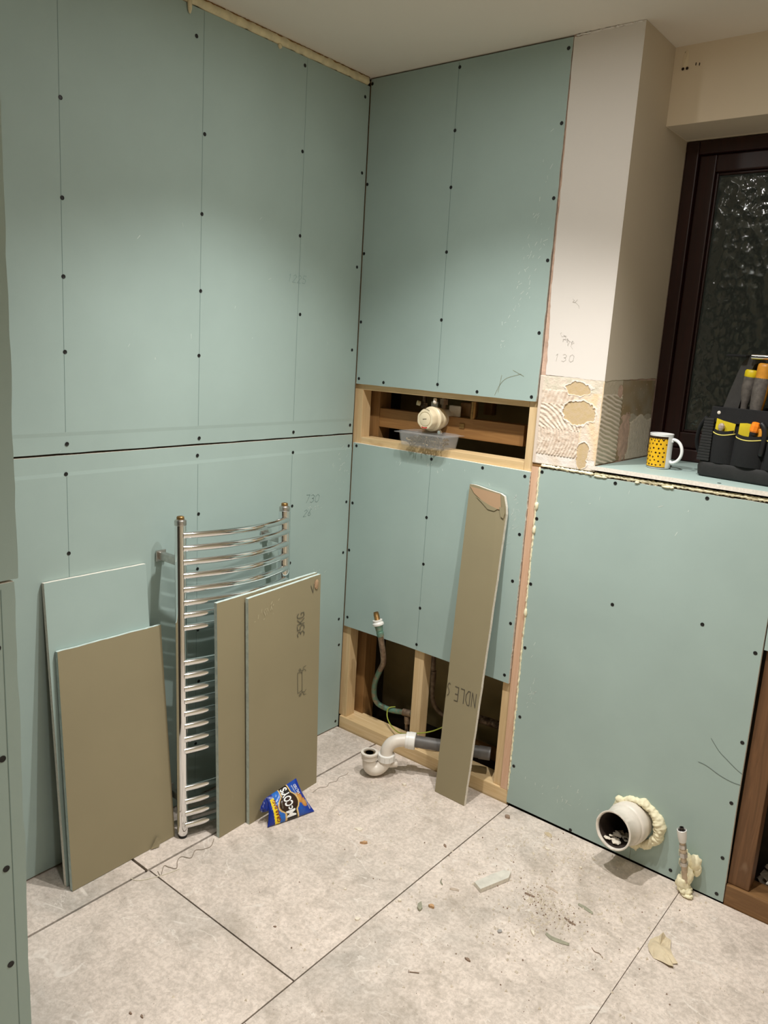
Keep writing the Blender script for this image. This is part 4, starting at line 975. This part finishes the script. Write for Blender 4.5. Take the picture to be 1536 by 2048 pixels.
# tool bag ----------------------------------------------------------------------
TB = Vector((1.228, .118, 1.2137)); ta = math.radians(-9); tu = Vector((math.cos(ta), math.sin(ta), 0)); tv = Vector((-math.sin(ta), math.cos(ta), 0)); tz = Vector((0, 0, 1))
def L(a, b, c): return TB+tu*(a*.88)+tv*b+tz*c
bag = thing('tool_bag', 'black open-top tool tote with yellow-lined pockets on the window ledge', 'tool bag', L(.21, .1, 0))
def lbox(bm, lo_, hi_, bev=.003, mi=0):
    vs = box(bm, lo_, hi_, bev, mi)
    for vv in vs:
        if vv.is_valid: vv.co = L(*vv.co)
def lpoly(bm, pts, n_, t, mi=0):
    slab(bm, [L(*p) for p in pts], n_, t, mi, mi, mi)
def bagloop(w0, w1, d0, d1, h, r=.02):
    return [L(x, y, z) for x, y, z in [(p[0], p[1], p[2]) for p in rrect((w0+w1)/2, (d0+d1)/2, (w1-w0)/2, (d1-d0)/2, r, h, 5)]]
bm = bmesh.new(); loft(bm, [bagloop(.004, .44, .004, .200, 0, .022), bagloop(-.002, .446, -.002, .204, .006, .025), bagloop(-.004, .448, -.004, .206, .030, .025), bagloop(.0, .444, .0, .202, .043, .025)]); obj('rubber_base', bm, BLACKR, bag, smooth=True, angle=40)
bm = bmesh.new(); loft(bm, [bagloop(.006, .438, .008, .196, .042), bagloop(.008, .436, .012, .194, .16), bagloop(.016, .43, .014, .190, .198), bagloop(.020, .426, .018, .186, .198), bagloop(.020, .426, .02, .184, .10)]); obj('body', bm, FABRIC, bag, smooth=True, angle=40)
# ribbed corner
bm = bmesh.new()
for k in range(15):
    z = .046+k*.0082; lbox(bm, (-.002+.0005*k, -.003+.0003*k, z), (.040-.0002*k, .03, z+.0074), .0014)
obj('ribbed_corner', bm, BLACKR, bag)
bm = bmesh.new(); loft(bm, [bagloop(.010, .434, .006, .192, .160), bagloop(.014, .432, .008, .192, .201), bagloop(.018, .430, .012, .190, .203), bagloop(.018, .430, .014, .188, .160)]); obj('rim_band', bm, FABRIC, bag, smooth=True, angle=40)
bm = bmesh.new(); lathe(bm, [(.0052, 0), (.005, .002), (.003, .0032)], L(.047, .0075, .186), -tv, 16); obj('rivet', bm, WPLAS, bag, smooth=True)
# pockets with linings and piping
for (u0, u1, zt, bul) in ((.036, .108, .142, .018), (.112, .205, .136, .026), (.209, .300, .136, .026), (.304, .395, .136, .022)):
    bm = bmesh.new(); R0 = []; n = 14
    for (z, k, dd) in ((.044, .75, 0), (.07, 1.0, 0), (.11, 1.05, 0), (zt, 1.0, 0)):
        R0.append([L(u0+(u1-u0)*i/n, .010-bul*k*math.sin(math.pi*i/n)**.6, z-.006*math.sin(math.pi*i/n)*(1 if z == zt else 0)) for i in range(n+1)])
    vs = [[bm.verts.new(p) for p in r] for r in R0]
    for a, b in zip(vs, vs[1:]):
        for i in range(n): bm.faces.new((a[i], a[i+1], b[i+1], b[i]))
    bm.faces.new(vs[0][::-1])
    inn = [bm.verts.new(p+tv*.002-tz*.0) for p in R0[-1]]; ind = [bm.verts.new(p+tv*.002-tz*.02) for p in R0[-1]]
    for i in range(n): bm.faces.new((vs[-1][i], vs[-1][i+1], inn[i+1], inn[i])); bm.faces.new((inn[i], inn[i+1], ind[i+1], ind[i]))
    po = obj('pocket', bm, FABRIC, bag, smooth=True, angle=50)
    bm = bmesh.new(); tube(bm, [p-tz*.011-tv*.0008 for p in R0[-1]], .0016, 6); obj('piping', bm, PIPING, po, smooth=True)
    bm = bmesh.new()
    lpoly(bm, [(u0+.006, .0052, zt-.02), (u1-.004, .0052, zt-.02), (u1-.001, .0052, .163-.004), (u0+.030, .0052, .165), (u0+.008, .0052, .170 if u0 < .05 else .163)], -tv, .002); obj('yellow_lining', bm, YELLOWF, po)
# end panels / strap hoop
for (a, s) in ((.0, 1), (.436, -1)):
    bm = bmesh.new(); P = []
    out = [(a+s*.022, .198), (a+s*.036, .245), (a+s*.052, .295), (a+s*.064, .330), (a+s*.080, .346), (a+s*.104, .352), (a+s*.126, .344), (a+s*.136, .332)]
    inn = [(a+s*.130, .326), (a+s*.118, .332), (a+s*.104, .326), (a+s*.095, .305), (a+s*.083, .255), (a+s*.072, .198)]
    lpoly(bm, [(x, .075, z) for x, z in out+inn], -tv, .055); obj('end_strap', bm, STRAP, bag)
bm = bmesh.new(); lbox(bm, (.020, .05, .345), (.085, .16, .351), .002); obj('strap_flap', bm, FABRIC, bag)
bm = bmesh.new(); tube(bm, [L(.10, .06, .347), L(.34, .06, .347)], .0075, 16); obj('handle_bar', bm, CHROME, bag, smooth=True, angle=50)
bm = bmesh.new(); lathe(bm, [(.040, 0), (.045, .004), (.045, .05), (.040, .054), (.02, .054), (.018, .04)], L(.232, .075, .300), (tv*-1+tu*.25).normalized(), 28)
obj('strap_roll', bm, BLACKR, bag, smooth=True, angle=40)
bm = bmesh.new(); tube(bm, smooth_path([L(-.004, .03, .168), L(-.030, .045, .135), L(-.042, .06, .09), L(-.030, .075, .05), L(-.006, .08, .035)], 6), .006, 8); obj('side_strap', bm, FABRIC, bag, smooth=True)
# tools in the bag: things of their own
def tool(name, label, loc): return thing(name, label, 'tool', loc, None)
t1 = tool('hammer', 'yellow-ended grey handle standing in the tool bag, left of the amber one', L(.115, .07, .12))
bm = bmesh.new(); a, b = L(.082, .07, .10), L(.104, .07, .310); dd = (b-a).normalized(); l_ = (b-a).length
lathe(bm, [(.008, 0), (.008, .09), (.010, .115), (.0170, .145), (.0190, .165), (.0185, .193)], a, dd, 20); obj('grip', bm, GREYR, t1, smooth=True, angle=50)
bm = bmesh.new(); lathe(bm, [(.0186, .191), (.0195, .193), (.0195, .207), (.0165, l_)], a, dd, 20); obj('end_cap', bm, YELP, t1, smooth=True, angle=50)
bm = bmesh.new(); lathe(bm, [(.0065, 0), (.0065, .10)], L(.094, .062, .10), (tz+tu*.35).normalized(), 12); obj('yellow_side', bm, YELP, t1)
t2 = tool('bolster_chisel', 'thick amber and grey scuffed handle standing centre in the tool bag', L(.16, .06, .12))
a, b = L(.132, .055, .10), L(.150, .055, .330); dd = (b-a).normalized(); l_ = (b-a).length
bm = bmesh.new(); lathe(bm, [(.014, 0), (.0145, .085), (.0185, .12), (.0205, .15), (.0205, .180), (.0208, l_-.010), (.0195, l_-.003), (.015, l_)], a, dd, 24); obj('core', bm, AMBER, t2, smooth=True, angle=50)
bm = bmesh.new(); N_ = 16; rr = [(.0150, .0), (.0155, .085), (.0195, .12), (.0213, .15), (.0213, .182), (.0205, .190)]; G_ = []
cu = dd.orthogonal().normalized()
f0 = (-tv - dd*(-tv).dot(dd)).normalized(); f1 = dd.cross(f0)
for r, h in rr: G_.append([bm.verts.new(a+dd*h+(f0*math.cos(t)+f1*math.sin(t))*r) for t in [math.radians(-125+ 190*k/N_) for k in range(N_+1)]])
for p_, q_ in zip(G_, G_[1:]):
    for k in range(N_): bm.faces.new((p_[k], p_[k+1], q_[k+1], q_[k]))
bmesh.ops.recalc_face_normals(bm, faces=bm.faces[:]); obj('rubber_grip', bm, GREYR, t2, smooth=True, angle=60)
t3 = tool('screwdriver', 'orange-ended tool sticking out of the second front pocket of the bag', L(.17, -.003, .06))
a = L(.158, -.002, .08); dd = (tz+tu*.16).normalized()
bm = bmesh.new(); lathe(bm, [(.009, 0), (.009, .055), (.010, .056), (.010, .066)], a, dd, 14); obj('shaft', bm, BLACKP, t3, smooth=True, angle=40)
bm = bmesh.new(); lathe(bm, [(.0105, .064), (.0125, .068), (.0125, .082), (.0105, .090), (.006, .092)], a, dd, 8); obj('orange_cap', bm, ORANGE, t3)
t4 = tool('pliers', 'black and orange handled pliers beside the orange-ended tool in the pocket', L(.195, .0, .06))
bm = bmesh.new(); tube(bm, smooth_path([L(.198, .003, .08), L(.203, .003, .130), L(.199, .003, .155), L(.186, .003, .168)], 5), .0085, 10); obj('black_handle', bm, BLACKP, t4, smooth=True)
bm = bmesh.new(); tube(bm, smooth_path([L(.182, .004, .10), L(.190, .004, .135), L(.184, .004, .153)], 5), .0075, 10); obj('orange_handle', bm, AMBER, t4, smooth=True)
t5 = tool('scraper', 'pale metal tool head peeping out of the leftmost front pocket', L(.07, .0, .06))
bm = bmesh.new(); lathe(bm, [(.004, 0), (.004, .055), (.009, .065), (.009, .072), (.004, .078)], L(.066, -.002, .08), tz, 8); obj('head', bm, simple('dusty_metal', hexc(186, 170, 158), .45, .4, 90, .2), t5)
t6 = tool('claw_hammer', 'pale dusty metal hammer head lying in the top of the bag at the right', L(.25, .08, .19))
bm = bmesh.new(); lbox(bm, (.222, .05, .196), (.275, .075, .222), .006); obj('head', bm, simple('dusty_steel', hexc(150, 134, 122), .5, .3, 90, .2), t6)
bm = bmesh.new(); tube(bm, smooth_path([L(.222, .06, .21), L(.212, .06, .235), L(.222, .06, .255)], 5), .0045, 8); obj('hook', bm, BLACKR, t6, smooth=True)

# crisp packet --------------------------------------------------------------------
A_, B_, C_, D_ = Vector((.300, -.667, .003)), Vector((.345, -.498, .002)), Vector((.262, -.506, .092)), Vector((.262, -.640, .080))
cb = thing('crisp_packet', 'blue foil crisp packet with black and gold logo slumped against the stamped board', 'crisp packet', (.30, -.58, 0))
nb_ = (B_-A_).cross(D_-A_).normalized()
if nb_.x < 0: nb_ = -nb_
def Sf(s, t, side=1):
    p = A_.lerp(B_, s).lerp(D_.lerp(C_, s), t)
    # sides pinch inwards
    pin = .006*math.sin(math.pi*t)
    e = (math.sin(math.pi*min(max(s, 0), 1))*math.sin(math.pi*min(max(t, 0), 1)))
    p = p+(B_-A_).normalized()*(pin*(1-2*s)*(abs(2*s-1)**3))
    wr = .0018*noise.noise(Vector((s*6, t*5, side*3)))*(1 if 0 else 1)+.0010*noise.noise(Vector((s*15, t*13, side)))
    return p+nb_*(side*(.021 if side > 0 else .012)*max(e, 0)**.55+wr*min(1, e*4))
def pk_color(s, t):
    Y = s; w1 = abs(t-.52)/.26; bulge = max(0, 1-w1*w1)
    cl, cr = .405-.13*bulge-.02*t, .625+.105*bulge+.0*t
    wob = 0
    BL, BL2, BK, GD, YL, BR_ = hexc(22, 52, 150), hexc(34, 104, 190), hexc(26, 18, 16), hexc(196, 156, 84), hexc(240, 210, 30), hexc(176, 118, 52)
    if cl < Y < cr: return lerpc(BK, hexc(64, 36, 22), .6*bulge)
    g = .040
    if cl-g < Y <= cl or cr <= Y < cr+g:
        d = min(abs(Y-(cl-g/2)), abs(Y-(cr+g/2))); return lerpc(hexc(232, 204, 140), GD, d/.02*1.0)
    yc = .205-.10*t-.0
    if abs(Y-yc-.0) < .052 and t < .86-(.0): return YL
    if cr+g <= Y:
        q_ = max(1-math.hypot((Y-.80)/.085, (t-.52)/.15), 1-math.hypot((Y-.87)/.07, (t-.36)/.13))+.15*noise.noise(Vector((s*14, t*14, 0)))
        if q_ > 0: return lerpc(BR_, hexc(204, 150, 80), q_*1.5)
        return lerpc(BL, BL2, .4*(1-abs(Y-.75)*6)+.3*noise.noise(Vector((s*5, t*5, 1))))
    if Y > yc+.05: return BL2
    return lerpc(BL, hexc(14, 30, 96), .4)
nS_, nT_ = 90, 64
for side, nm in ((1, 'front_sheet'), (-1, 'back_sheet')):
    bm = bmesh.new(); G_ = []; cols = []
    for i in range(nS_+1):
        row = []
        for j in range(nT_+1):
            s, t = i/nS_, j/nT_; row.append(bm.verts.new(Sf(s, t, side))); cols.append(pk_color(s, t) if side > 0 else hexc(24, 40, 120))
        G_.append(row)
    for i in range(nS_):
        for j in range(nT_): bm.faces.new((G_[i][j], G_[i+1][j], G_[i+1][j+1], G_[i][j+1]) if side > 0 else (G_[i][j+1], G_[i+1][j+1], G_[i+1][j], G_[i][j]))
    o = obj(nm, bm, FOIL, cb, smooth=True)
    at_ = o.data.color_attributes.new('col', 'FLOAT_COLOR', 'POINT')
    for k, c in enumerate(cols): at_.data[k].color = c
# crumpled tail by the board
bm = bmesh.new(); P0 = [Sf(0, .55), Sf(0, 1), Vector((.262, -.660, .066)), Vector((.268, -.672, .052)), Vector((.272, -.665, .042))]
ce = bm.verts.new(sum(P0, Vector())/5+Vector((.006, -.006, 0))); vv = [bm.verts.new(p) for p in P0]
for i in range(5): bm.faces.new((ce, vv[i], vv[(i+1) % 5]))
bmesh.ops.subdivide_edges(bm, edges=bm.edges[:], cuts=3, use_grid_fill=True)
for q_ in bm.verts: q_.co += Vector((.003*noise.noise(q_.co*160), .002*noise.noise(q_.co*190), .003*noise.noise(q_.co*150)))
obj('crumpled_corner', bm, simple('blue_foil', hexc(24, 44, 124), .3), cb)
bm = bmesh.new(); slab(bm, [(.266, -.652, .060), (.270, -.668, .055), (.273, -.670, .045), (.271, -.655, .048)], (1, -.4, .2), .001); obj('silver_end', bm, simple('silver_foil', (.7, .7, .66, 1), .3, .9), cb)
def fold_text(txt, s0, s1, t0, t1, mat, name, shear=0, bold=.012, t_slope=0):
    """text laid on packet: reads along +t, tops toward -s; s1 baseline, s0 cap line."""
    cu_ = bpy.data.curves.new('txt', 'FONT'); cu_.body = txt; cu_.size = 1; cu_.offset = bold; cu_.resolution_u = 3
    ob = bpy.data.objects.new('txt', cu_); me = bpy.data.meshes.new_from_object(ob)
    bm = bmesh.new(); bm.from_mesh(me)
    bmesh.ops.triangulate(bm, faces=bm.faces[:])
    xs = [v_.co.x for v_ in bm.verts]; ys = [v_.co.y for v_ in bm.verts]; x0, x1, y0, y1 = min(xs), max(xs), min(ys), max(ys)
    long_ = [e_ for e_ in bm.edges if e_.calc_length() > .18]
    bmesh.ops.subdivide_edges(bm, edges=long_, cuts=3); bmesh.ops.triangulate(bm, faces=bm.faces[:])
    for v_ in bm.verts:
        a = (v_.co.x-x0)/(x1-x0); b = (v_.co.y-y0)/(y1-y0)
        t = t0+(t1-t0)*a; s = s1+(s0-s1)*b+t_slope*(a-.5)
        p = Sf(s, t, 1); e1 = Sf(s+.01, t, 1)-p; e2 = Sf(s, t+.01, 1)-p; n_ = e1.cross(e2).normalized()
        if n_.dot(nb_) < 0: n_ = -n_
        v_.co = p+n_*.0009
    bpy.data.objects.remove(ob); bpy.data.curves.remove(cu_); bpy.data.meshes.remove(me)
    return obj(name, bm, mat, cb)
fold_text('M', .385, .60, .10, .30, WTXT, 'lettering', bold=.03)
fold_text('c', .45, .56, .31, .41, WTXT, 'lettering', bold=.03)
fold_text("COY'S", .385, .60, .43, .97, WTXT, 'lettering', bold=.03)
fold_text('GRAB BAG', .155, .232, .06, .80, DKRED, 'lettering', bold=.02, t_slope=-.075)
fold_text('THE REAL', .32, .345, .42, .62, GREYCHIP, 'lettering', bold=.0)
fold_text('SALTED', .80, .88, .62, .90, WTXT, 'lettering', bold=.01)
fold_text('FLAME GRILLED', .735, .765, .60, .92, WTXT, 'lettering', bold=.0)
fold_text('RIDGE CUT', .92, .955, .12, .40, WTXT, 'lettering', bold=.0)

# floor debris ---------------------------------------------------------------------
def chip(name, label, cat, x, y, l, w_, h, rz, mat, seed=0, group=None):
    bm = bmesh.new(); n = 9; r_ = random.Random(seed*13+1); top, bot = [], []
    for k in range(n):
        a = 2*math.pi*k/n; rr = 1+r_.uniform(-.28, .22); top.append((l/2*rr*math.cos(a)*.92, w_/2*rr*math.sin(a)*.9, h*(.8+r_.uniform(-.2, .2)))); bot.append((l/2*rr*math.cos(a), w_/2*rr*math.sin(a), 0))
    R = Matrix.Rotation(rz, 3, 'Z'); f = lambda p: Vector((x, y, 0))+R @ Vector(p)
    T = [bm.verts.new(f(p)) for p in top]; Bt = [bm.verts.new(f(p)) for p in bot]; c = bm.verts.new(f((0, 0, h)))
    for k in range(n):
        j = (k+1) % n; bm.faces.new((T[k], T[j], c)); bm.faces.new((Bt[k], Bt[j], T[j], T[k]))
    bm.faces.new(Bt[::-1]); return tag(obj(name, bm, mat, None), label, cat, group)
CG = 'plaster chips scattered over the tiles'
CL = 'small plaster chip lying loose on the dusty floor tiles'
chip('plaster_chip', 'small pale flat flake between crisp packet and strip board foot', 'debris', .416, -.451, .012, .010, .004, .3, CHIPM, 1)
chip('plaster_chip', 'cream angular flake just right of the crisp packet, above the brown chip', 'debris', .514, -.468, .026, .018, .004, .4, CHIPM, 2)
chip('wood_chip', 'orange-brown wood chip on the tile right of the crisp packet', 'debris', .574, -.512, .024, .010, .008, .9, BROWNCHIP, 3)
chip('screw_offcut', 'dark little screw-like scrap left of the long open joint', 'debris', .768, -.345, .018, .006, .005, -.5, DARKCHIP, 4)
chip('stone_chip', 'brown stone-like chip nearest the foot of low wall, by the strip board', 'debris', .835, -.069, .020, .013, .009, .2, DARKCHIP, 5)
chip('cardboard_scrap', 'greyish khaki folded paper scrap on the tile left of the board offcut', 'debris', .874, -.622, .040, .014, .007, -1.0, GREYCHIP, 6)
chip('wood_chip', 'small orange wood chip touching the khaki paper scrap', 'debris', .897, -.598, .018, .011, .007, .2, BROWNCHIP, 7)
chip('plaster_chip', 'small pale chip in a row beside the long tile joint', 'debris', .815, -.640, .012, .010, .005, 0, CHIPM, 8)
chip('plaster_chip', 'pale chip sitting at the lower part of the long tile joint', 'debris', .776, -.776, .016, .012, .005, 1, CHIPM, 9)
chip('stone_chip', 'brown oblong chip alone on the open floor at the bottom middle', 'debris', 1.079, -.692, .020, .007, .005, -.1, DARKCHIP, 10)
chip('plaster_chip', 'grey-violet chip left of the white paper twist', 'debris', 1.088, -.548, .014, .013, .004, .6, simple('violet_grey', hexc(160, 156, 152), .9), 11)
chip('paper_twist', 'white twist of torn paper in the middle of the debris', 'debris', 1.157, -.491, .030, .010, .007, -.8, CHIPM, 12)
chip('plaster_chip', 'white crumb with dark side by the shadow of soil pipe', 'debris', 1.145, -.074, .012, .007, .006, -.4, CHIPM, 13)
chip('plaster_chip', 'pinkish white lump between wall foot and soil pipe shadow', 'debris', 1.135, -.144, .011, .009, .006, .3, CHIPM, 14)
chip('plaster_chip', 'flat white flakes below the low wall, left of the soil pipe', 'debris', 1.014, -.131, .016, .009, .004, .2, CHIPM, 15)
chip('stone_chip', 'dark crumb on the floor at the bottom left, the left one', 'debris', .592, -1.359, .009, .005, .004, .1, DARKCHIP, 16)
chip('stone_chip', 'dark crumb on the floor at the bottom left, the right one', 'debris', .618, -1.346, .012, .006, .004, -.2, DARKCHIP, 17)
chip('stone_chip', 'brown speck in the large tile ahead of the joint corner', 'debris', .633, -.947, .009, .006, .003, .8, DARKCHIP, 18)
chip('plaster_chip', 'pale lump on the floor beside the strip board foot', 'debris', .462, -.16, .016, .012, .008, .5, CHIPM, 19)
chip('plaster_chip', 'pale pebble at the left edge of big tile', 'debris', .672, -.71, .009, .008, .004, .5, CHIPM, 20)
chip('paper_scrap', 'flat beige scrap against the low wall, left of soil pipe', 'debris', .982, -.058, .036, .020, .0015, -.2, simple('beige_scrap', hexc(190, 172, 142), .9), 21)
# small board offcut lying flat
bm = bmesh.new(); P = [(.936, -.438, .0127), (.966, -.453, .0127), (1.001, -.352, .0127), (.992, -.322, .0127), (.972, -.331, .0127), (.955, -.375, .0127)]
slab(bm, P, (0, 0, 1), .0125); tag(obj('plasterboard_scrap', bm, [simple('scrap_face', hexc(204, 200, 188), .9, 0, 40, .12), KHAKI, GYP], None), 'small greyish board offcut lying flat in the middle of floor', 'plasterboard')
# curved khaki peel strips
def peel(name, label, pts, w_, mat=GREYCHIP):
    bm = bmesh.new(); P = smooth_path([(x, y, z) for x, y, z in pts], 6); n = len(P); prev = None
    for i, p in enumerate(P):
        t = (P[min(i+1, n-1)]-P[max(i-1, 0)]).normalized(); s = Vector((-t.y, t.x, 0)).normalized()*w_/2*(.35+.65*math.sin(math.pi*(i+.5)/n))
        cur = [bm.verts.new(p-s+Vector((0, 0, .0004))), bm.verts.new(p+s+Vector((0, 0, .004))), bm.verts.new(p+s+Vector((0, 0, .0028))), bm.verts.new(p-s-Vector((0, 0, .0004)))]
        if prev:
            for k in range(4): bm.faces.new((prev[k], prev[(k+1) % 4], cur[(k+1) % 4], cur[k]))
        else: bm.faces.new(cur)
        prev = cur
    bm.faces.new(prev[::-1]); bmesh.ops.recalc_face_normals(bm, faces=bm.faces[:])
    return tag(obj(name, bm, mat, None), label, 'debris')
peel('paper_peel', 'curved khaki paper sliver right of the white paper twist', [(1.185, -.469, .0006), (1.205, -.474, .0006), (1.228, -.470, .0006), (1.251, -.463, .0006)], .010)
peel('paper_peel', 'curved khaki paper sliver below the shadow of the soil pipe', [(1.200, -.300, .0006), (1.225, -.302, .0006), (1.248, -.308, .0006)], .008)
peel('wood_splinter', 'thin brown splinter beside the plaster crumbs', [(1.063, -.365, .0004), (1.078, -.363, .0004), (1.094, -.361, .0004)], .003, DARKCHIP)
peel('wood_splinter', 'thin pale splinter above the plaster crumbs', [(1.095, -.295, .0004), (1.115, -.294, .0004), (1.135, -.298, .0004)], .004, RUB)
peel('wood_splinter', 'thin brown splinter at the right of plaster crumbs', [(1.195, -.378, .0004), (1.212, -.383, .0004), (1.232, -.384, .0004)], .0025, DARKCHIP)
peel('wire_offcut', 'curled pale offcut above the khaki scrap', [(.85, -.480, .0004), (.856, -.495, .0004), (.868, -.502, .0004)], .003, GREYCHIP)
peel('wood_splinter', 'short pale peel between khaki scrap and board offcut', [(.893, -.502, .0004), (.905, -.493, .0004), (.917, -.490, .0004)], .005, RUB)
# nail
nl = thing('nail', 'rusty nail lying alone near the bottom middle of floor', 'nail', (1.0, -.82, 0))
bm = bmesh.new(); tube(bm, [(.992, -.826, .0016), (1.012, -.812, .0012)], .0011, 6); obj('shank', bm, DARKCHIP, nl)
bm = bmesh.new(); lathe(bm, [(.0032, 0), (.0032, .0012)], (.991, -.8267, .0032), (-.8, -.6, .05), 10); obj('head', bm, DARKCHIP, nl)
# crumpled leaf of lining paper
bm = bmesh.new(); rr_ = random.Random(2); cpt = Vector((1.4335, -.3035, 0)); G_ = []
o2 = [(1.426, -.247), (1.436, -.252), (1.452, -.262), (1.460, -.290), (1.474, -.312), (1.494, -.330), (1.484, -.338), (1.489, -.352), (1.480, -.356), (1.460, -.352), (1.438, -.352), (1.420, -.338), (1.410, -.318), (1.408, -.295), (1.414, -.272), (1.421, -.262)]
oc = bm.verts.new(cpt+Vector((.005, -.006, .014))); ring1 = []; ring2 = []
for k, (x, y) in enumerate(o2):
    p = Vector((x, y, 0)); ring2.append(bm.verts.new(p+Vector((0, 0, .002+.008*rr_.random())))); q_ = p.lerp(cpt, .45); ring1.append(bm.verts.new(q_+Vector((0, 0, .006+.010*rr_.random()))))
m = len(o2)
for k in range(m):
    j = (k+1) % m; bm.faces.new((ring1[k], ring1[j], oc)); bm.faces.new((ring2[k], ring2[j], ring1[j], ring1[k]))
bmesh.ops.subdivide_edges(bm, edges=bm.edges[:], cuts=1, use_grid_fill=True)
for v_ in bm.verts: v_.co.z = max(.0006, v_.co.z+.002*noise.noise(v_.co*120))
ext = bmesh.ops.solidify(bm, geom=bm.faces[:], thickness=.0006)
m_ = min(v_.co.z for v_ in bm.verts)
for v_ in bm.verts: v_.co.z -= m_
tag(obj('crumpled_scrap', bm, simple('buff_paper', hexc(206, 190, 160), .85, 0, 40, .12), None), 'crumpled translucent buff scrap on the right of the floor', 'debris')
# wires and string
def wire(name, label, pts, r, mat, cat='wire'):
    bm = bmesh.new(); tube(bm, smooth_path(pts, 7), r, 6); return tag(obj(name, bm, mat, None, smooth=True), label, cat)
wsq = [(.21, -.819), (.232, -.849), (.226, -.876), (.214, -.894), (.233, -.924), (.209, -.94), (.216, -.96), (.241, -.982), (.222, -.994), (.207, -1.001), (.235, -1.032), (.214, -1.027)]
wire('wire_offcut', 'thin wavy grey wire on the floor before the radiator', [(x+.012, y, .0012) for x, y in wsq], .0011, WIREM)
wire('string', 'off-white string crossing the tile joint at left', [(.197, -1.097, .0012), (.218, -1.089, .0012), (.236, -1.06, .0012), (.253, -1.016, .0012), (.261, -.978, .0012)], .0012, STRING, 'string')
wire('wire_offcut', 'faint thin wavy wire on the floor between packet and waste trap', [(.262, -.42, .001), (.258, -.385, .001), (.272, -.36, .001), (.262, -.335, .001), (.272, -.31, .001), (.262, -.285, .001), (.268, -.25, .001), (.262, -.235, .001)], .0007, WIREM)
wire('wire_offcut', 'short kinked brown strand on the open floor at right', [(1.30, -.43, .001), (1.312, -.438, .001), (1.325, -.436, .001), (1.338, -.445, .001)], .0009, DARKCHIP)
# crumbs
bm = bmesh.new(); r_ = random.Random(77)
def crumb(x, y, s):
    vs = [bm.verts.new((x+r_.gauss(0, s), y+r_.gauss(0, s), z)) for z in (0, 0, 0)]; tpv = bm.verts.new((x, y, s*r_.uniform(.9, 1.6)))
    vs = [bm.verts.new((x+s*math.cos(a+k*2.1), y+s*math.sin(a+k*2.1), .0001)) for a in (r_.uniform(0, 6),) for k in range(3)]
    for k in range(3): bm.faces.new((vs[k], vs[(k+1) % 3], tpv))
    bm.faces.new(vs[::-1])
def clean(): 
    lo_ = [v_ for v_ in bm.verts if not v_.link_faces]; bmesh.ops.delete(bm, geom=lo_, context='VERTS')
for cx_, cy_, sg, n in ((1.105, -.365, .022, 90), (1.19, -.36, .025, 60), (1.14, -.44, .02, 50), (1.10, -.56, .04, 40), (1.0, -.14, .06, 60), (1.12, -.12, .04, 40), (.58, -.16, .05, 30), (.9, -.6, .06, 30), (1.22, -.40, .05, 60), (1.3, -.2, .07, 30), (1.1, -.3, .14, 260), (1.02, -.12, .10, 90), (1.16, -.5, .08, 60), (.78, -.45, .25, 70), (1.3, -.5, .25, 90), (.6, -.8, .3, 60), (.45, -.22, .08, 30), (1.46, -.06, .04, 24)):
    for i in range(n):
        x, y = r_.gauss(cx_, sg), r_.gauss(cy_, sg)
        if x < .26 or y > -.012 or x > 2.4 or y < -1.6: continue
        if .55 < x < .71 and y > -.135: continue
        crumb(x, y, r_.choice((.0012, .0016, .0022, .0032, .0046)))
clean(); cr = tag(obj('plaster_crumbs', bm, CHIPM, None), 'pale plaster crumbs strewn across the tiles', 'debris', None, 'stuff')
bm = bmesh.new()
for i in range(230):
    cx_, cy_, sg = r_.choice(((1.105, -.365, .03), (1.19, -.37, .035), (1.1, -.3, .16), (.9, -.5, .25), (1.2, -.5, .2)))
    x, y = r_.gauss(cx_, sg), r_.gauss(cy_, sg)
    if x < .26 or y > -.012: continue
    crumb(x, y, r_.choice((.001, .0014, .002, .003)))
clean(); tag(obj('brown_crumbs', bm, DARKCHIP, None), 'dark brown crumbs among the pale ones on the tiles', 'debris', None, 'stuff')

# downlights ------------------------------------------------------------------------
for (x, y, p), lab in zip(LIGHTS, ('ceiling downlight nearest the radiator corner', 'ceiling downlight in front of the low wall', 'ceiling downlight in the near part of room', 'ceiling downlight near the right wall')):
    t = thing('downlight', 'round white recessed ' + lab, 'light', (x, y, H-.004), 'ceiling downlights')
    bm = bmesh.new(); lathe(bm, [(.030, .0035), (.031, 0), (.040, -.001), (.043, .0035)], (x, y, H-.0045), (0, 0, 1), 32, cap0=False, cap1=False); obj('rim', bm, REFL, t, smooth=True)
    bm = bmesh.new(); lathe(bm, [(.004, -.014), (.016, -.0115), (.025, -.006), (.029, .0)], (x, y, H-.0012), (0, 0, 1), 24); obj('lens', bm, LENS, t, smooth=True)
    ld = bpy.data.lights.new('downlight_lamp', 'SPOT'); ld.energy = p; ld.color = LCOL; ld.spot_size = SPOT; ld.spot_blend = BLEND; ld.shadow_soft_size = .022
    lo_ = bpy.data.objects.new('lamp', ld); COL.objects.link(lo_); lo_.parent = t; lo_.location = (0, 0, -.03)
    ad = bpy.data.lights.new('downlight_spill', 'AREA'); ad.shape = 'DISK'; ad.size = .056; ad.energy = SPILL*p/90; ad.color = LCOL
    ao = bpy.data.objects.new('lens_glow', ad); COL.objects.link(ao); ao.parent = t; ao.location = (0, 0, -.020)
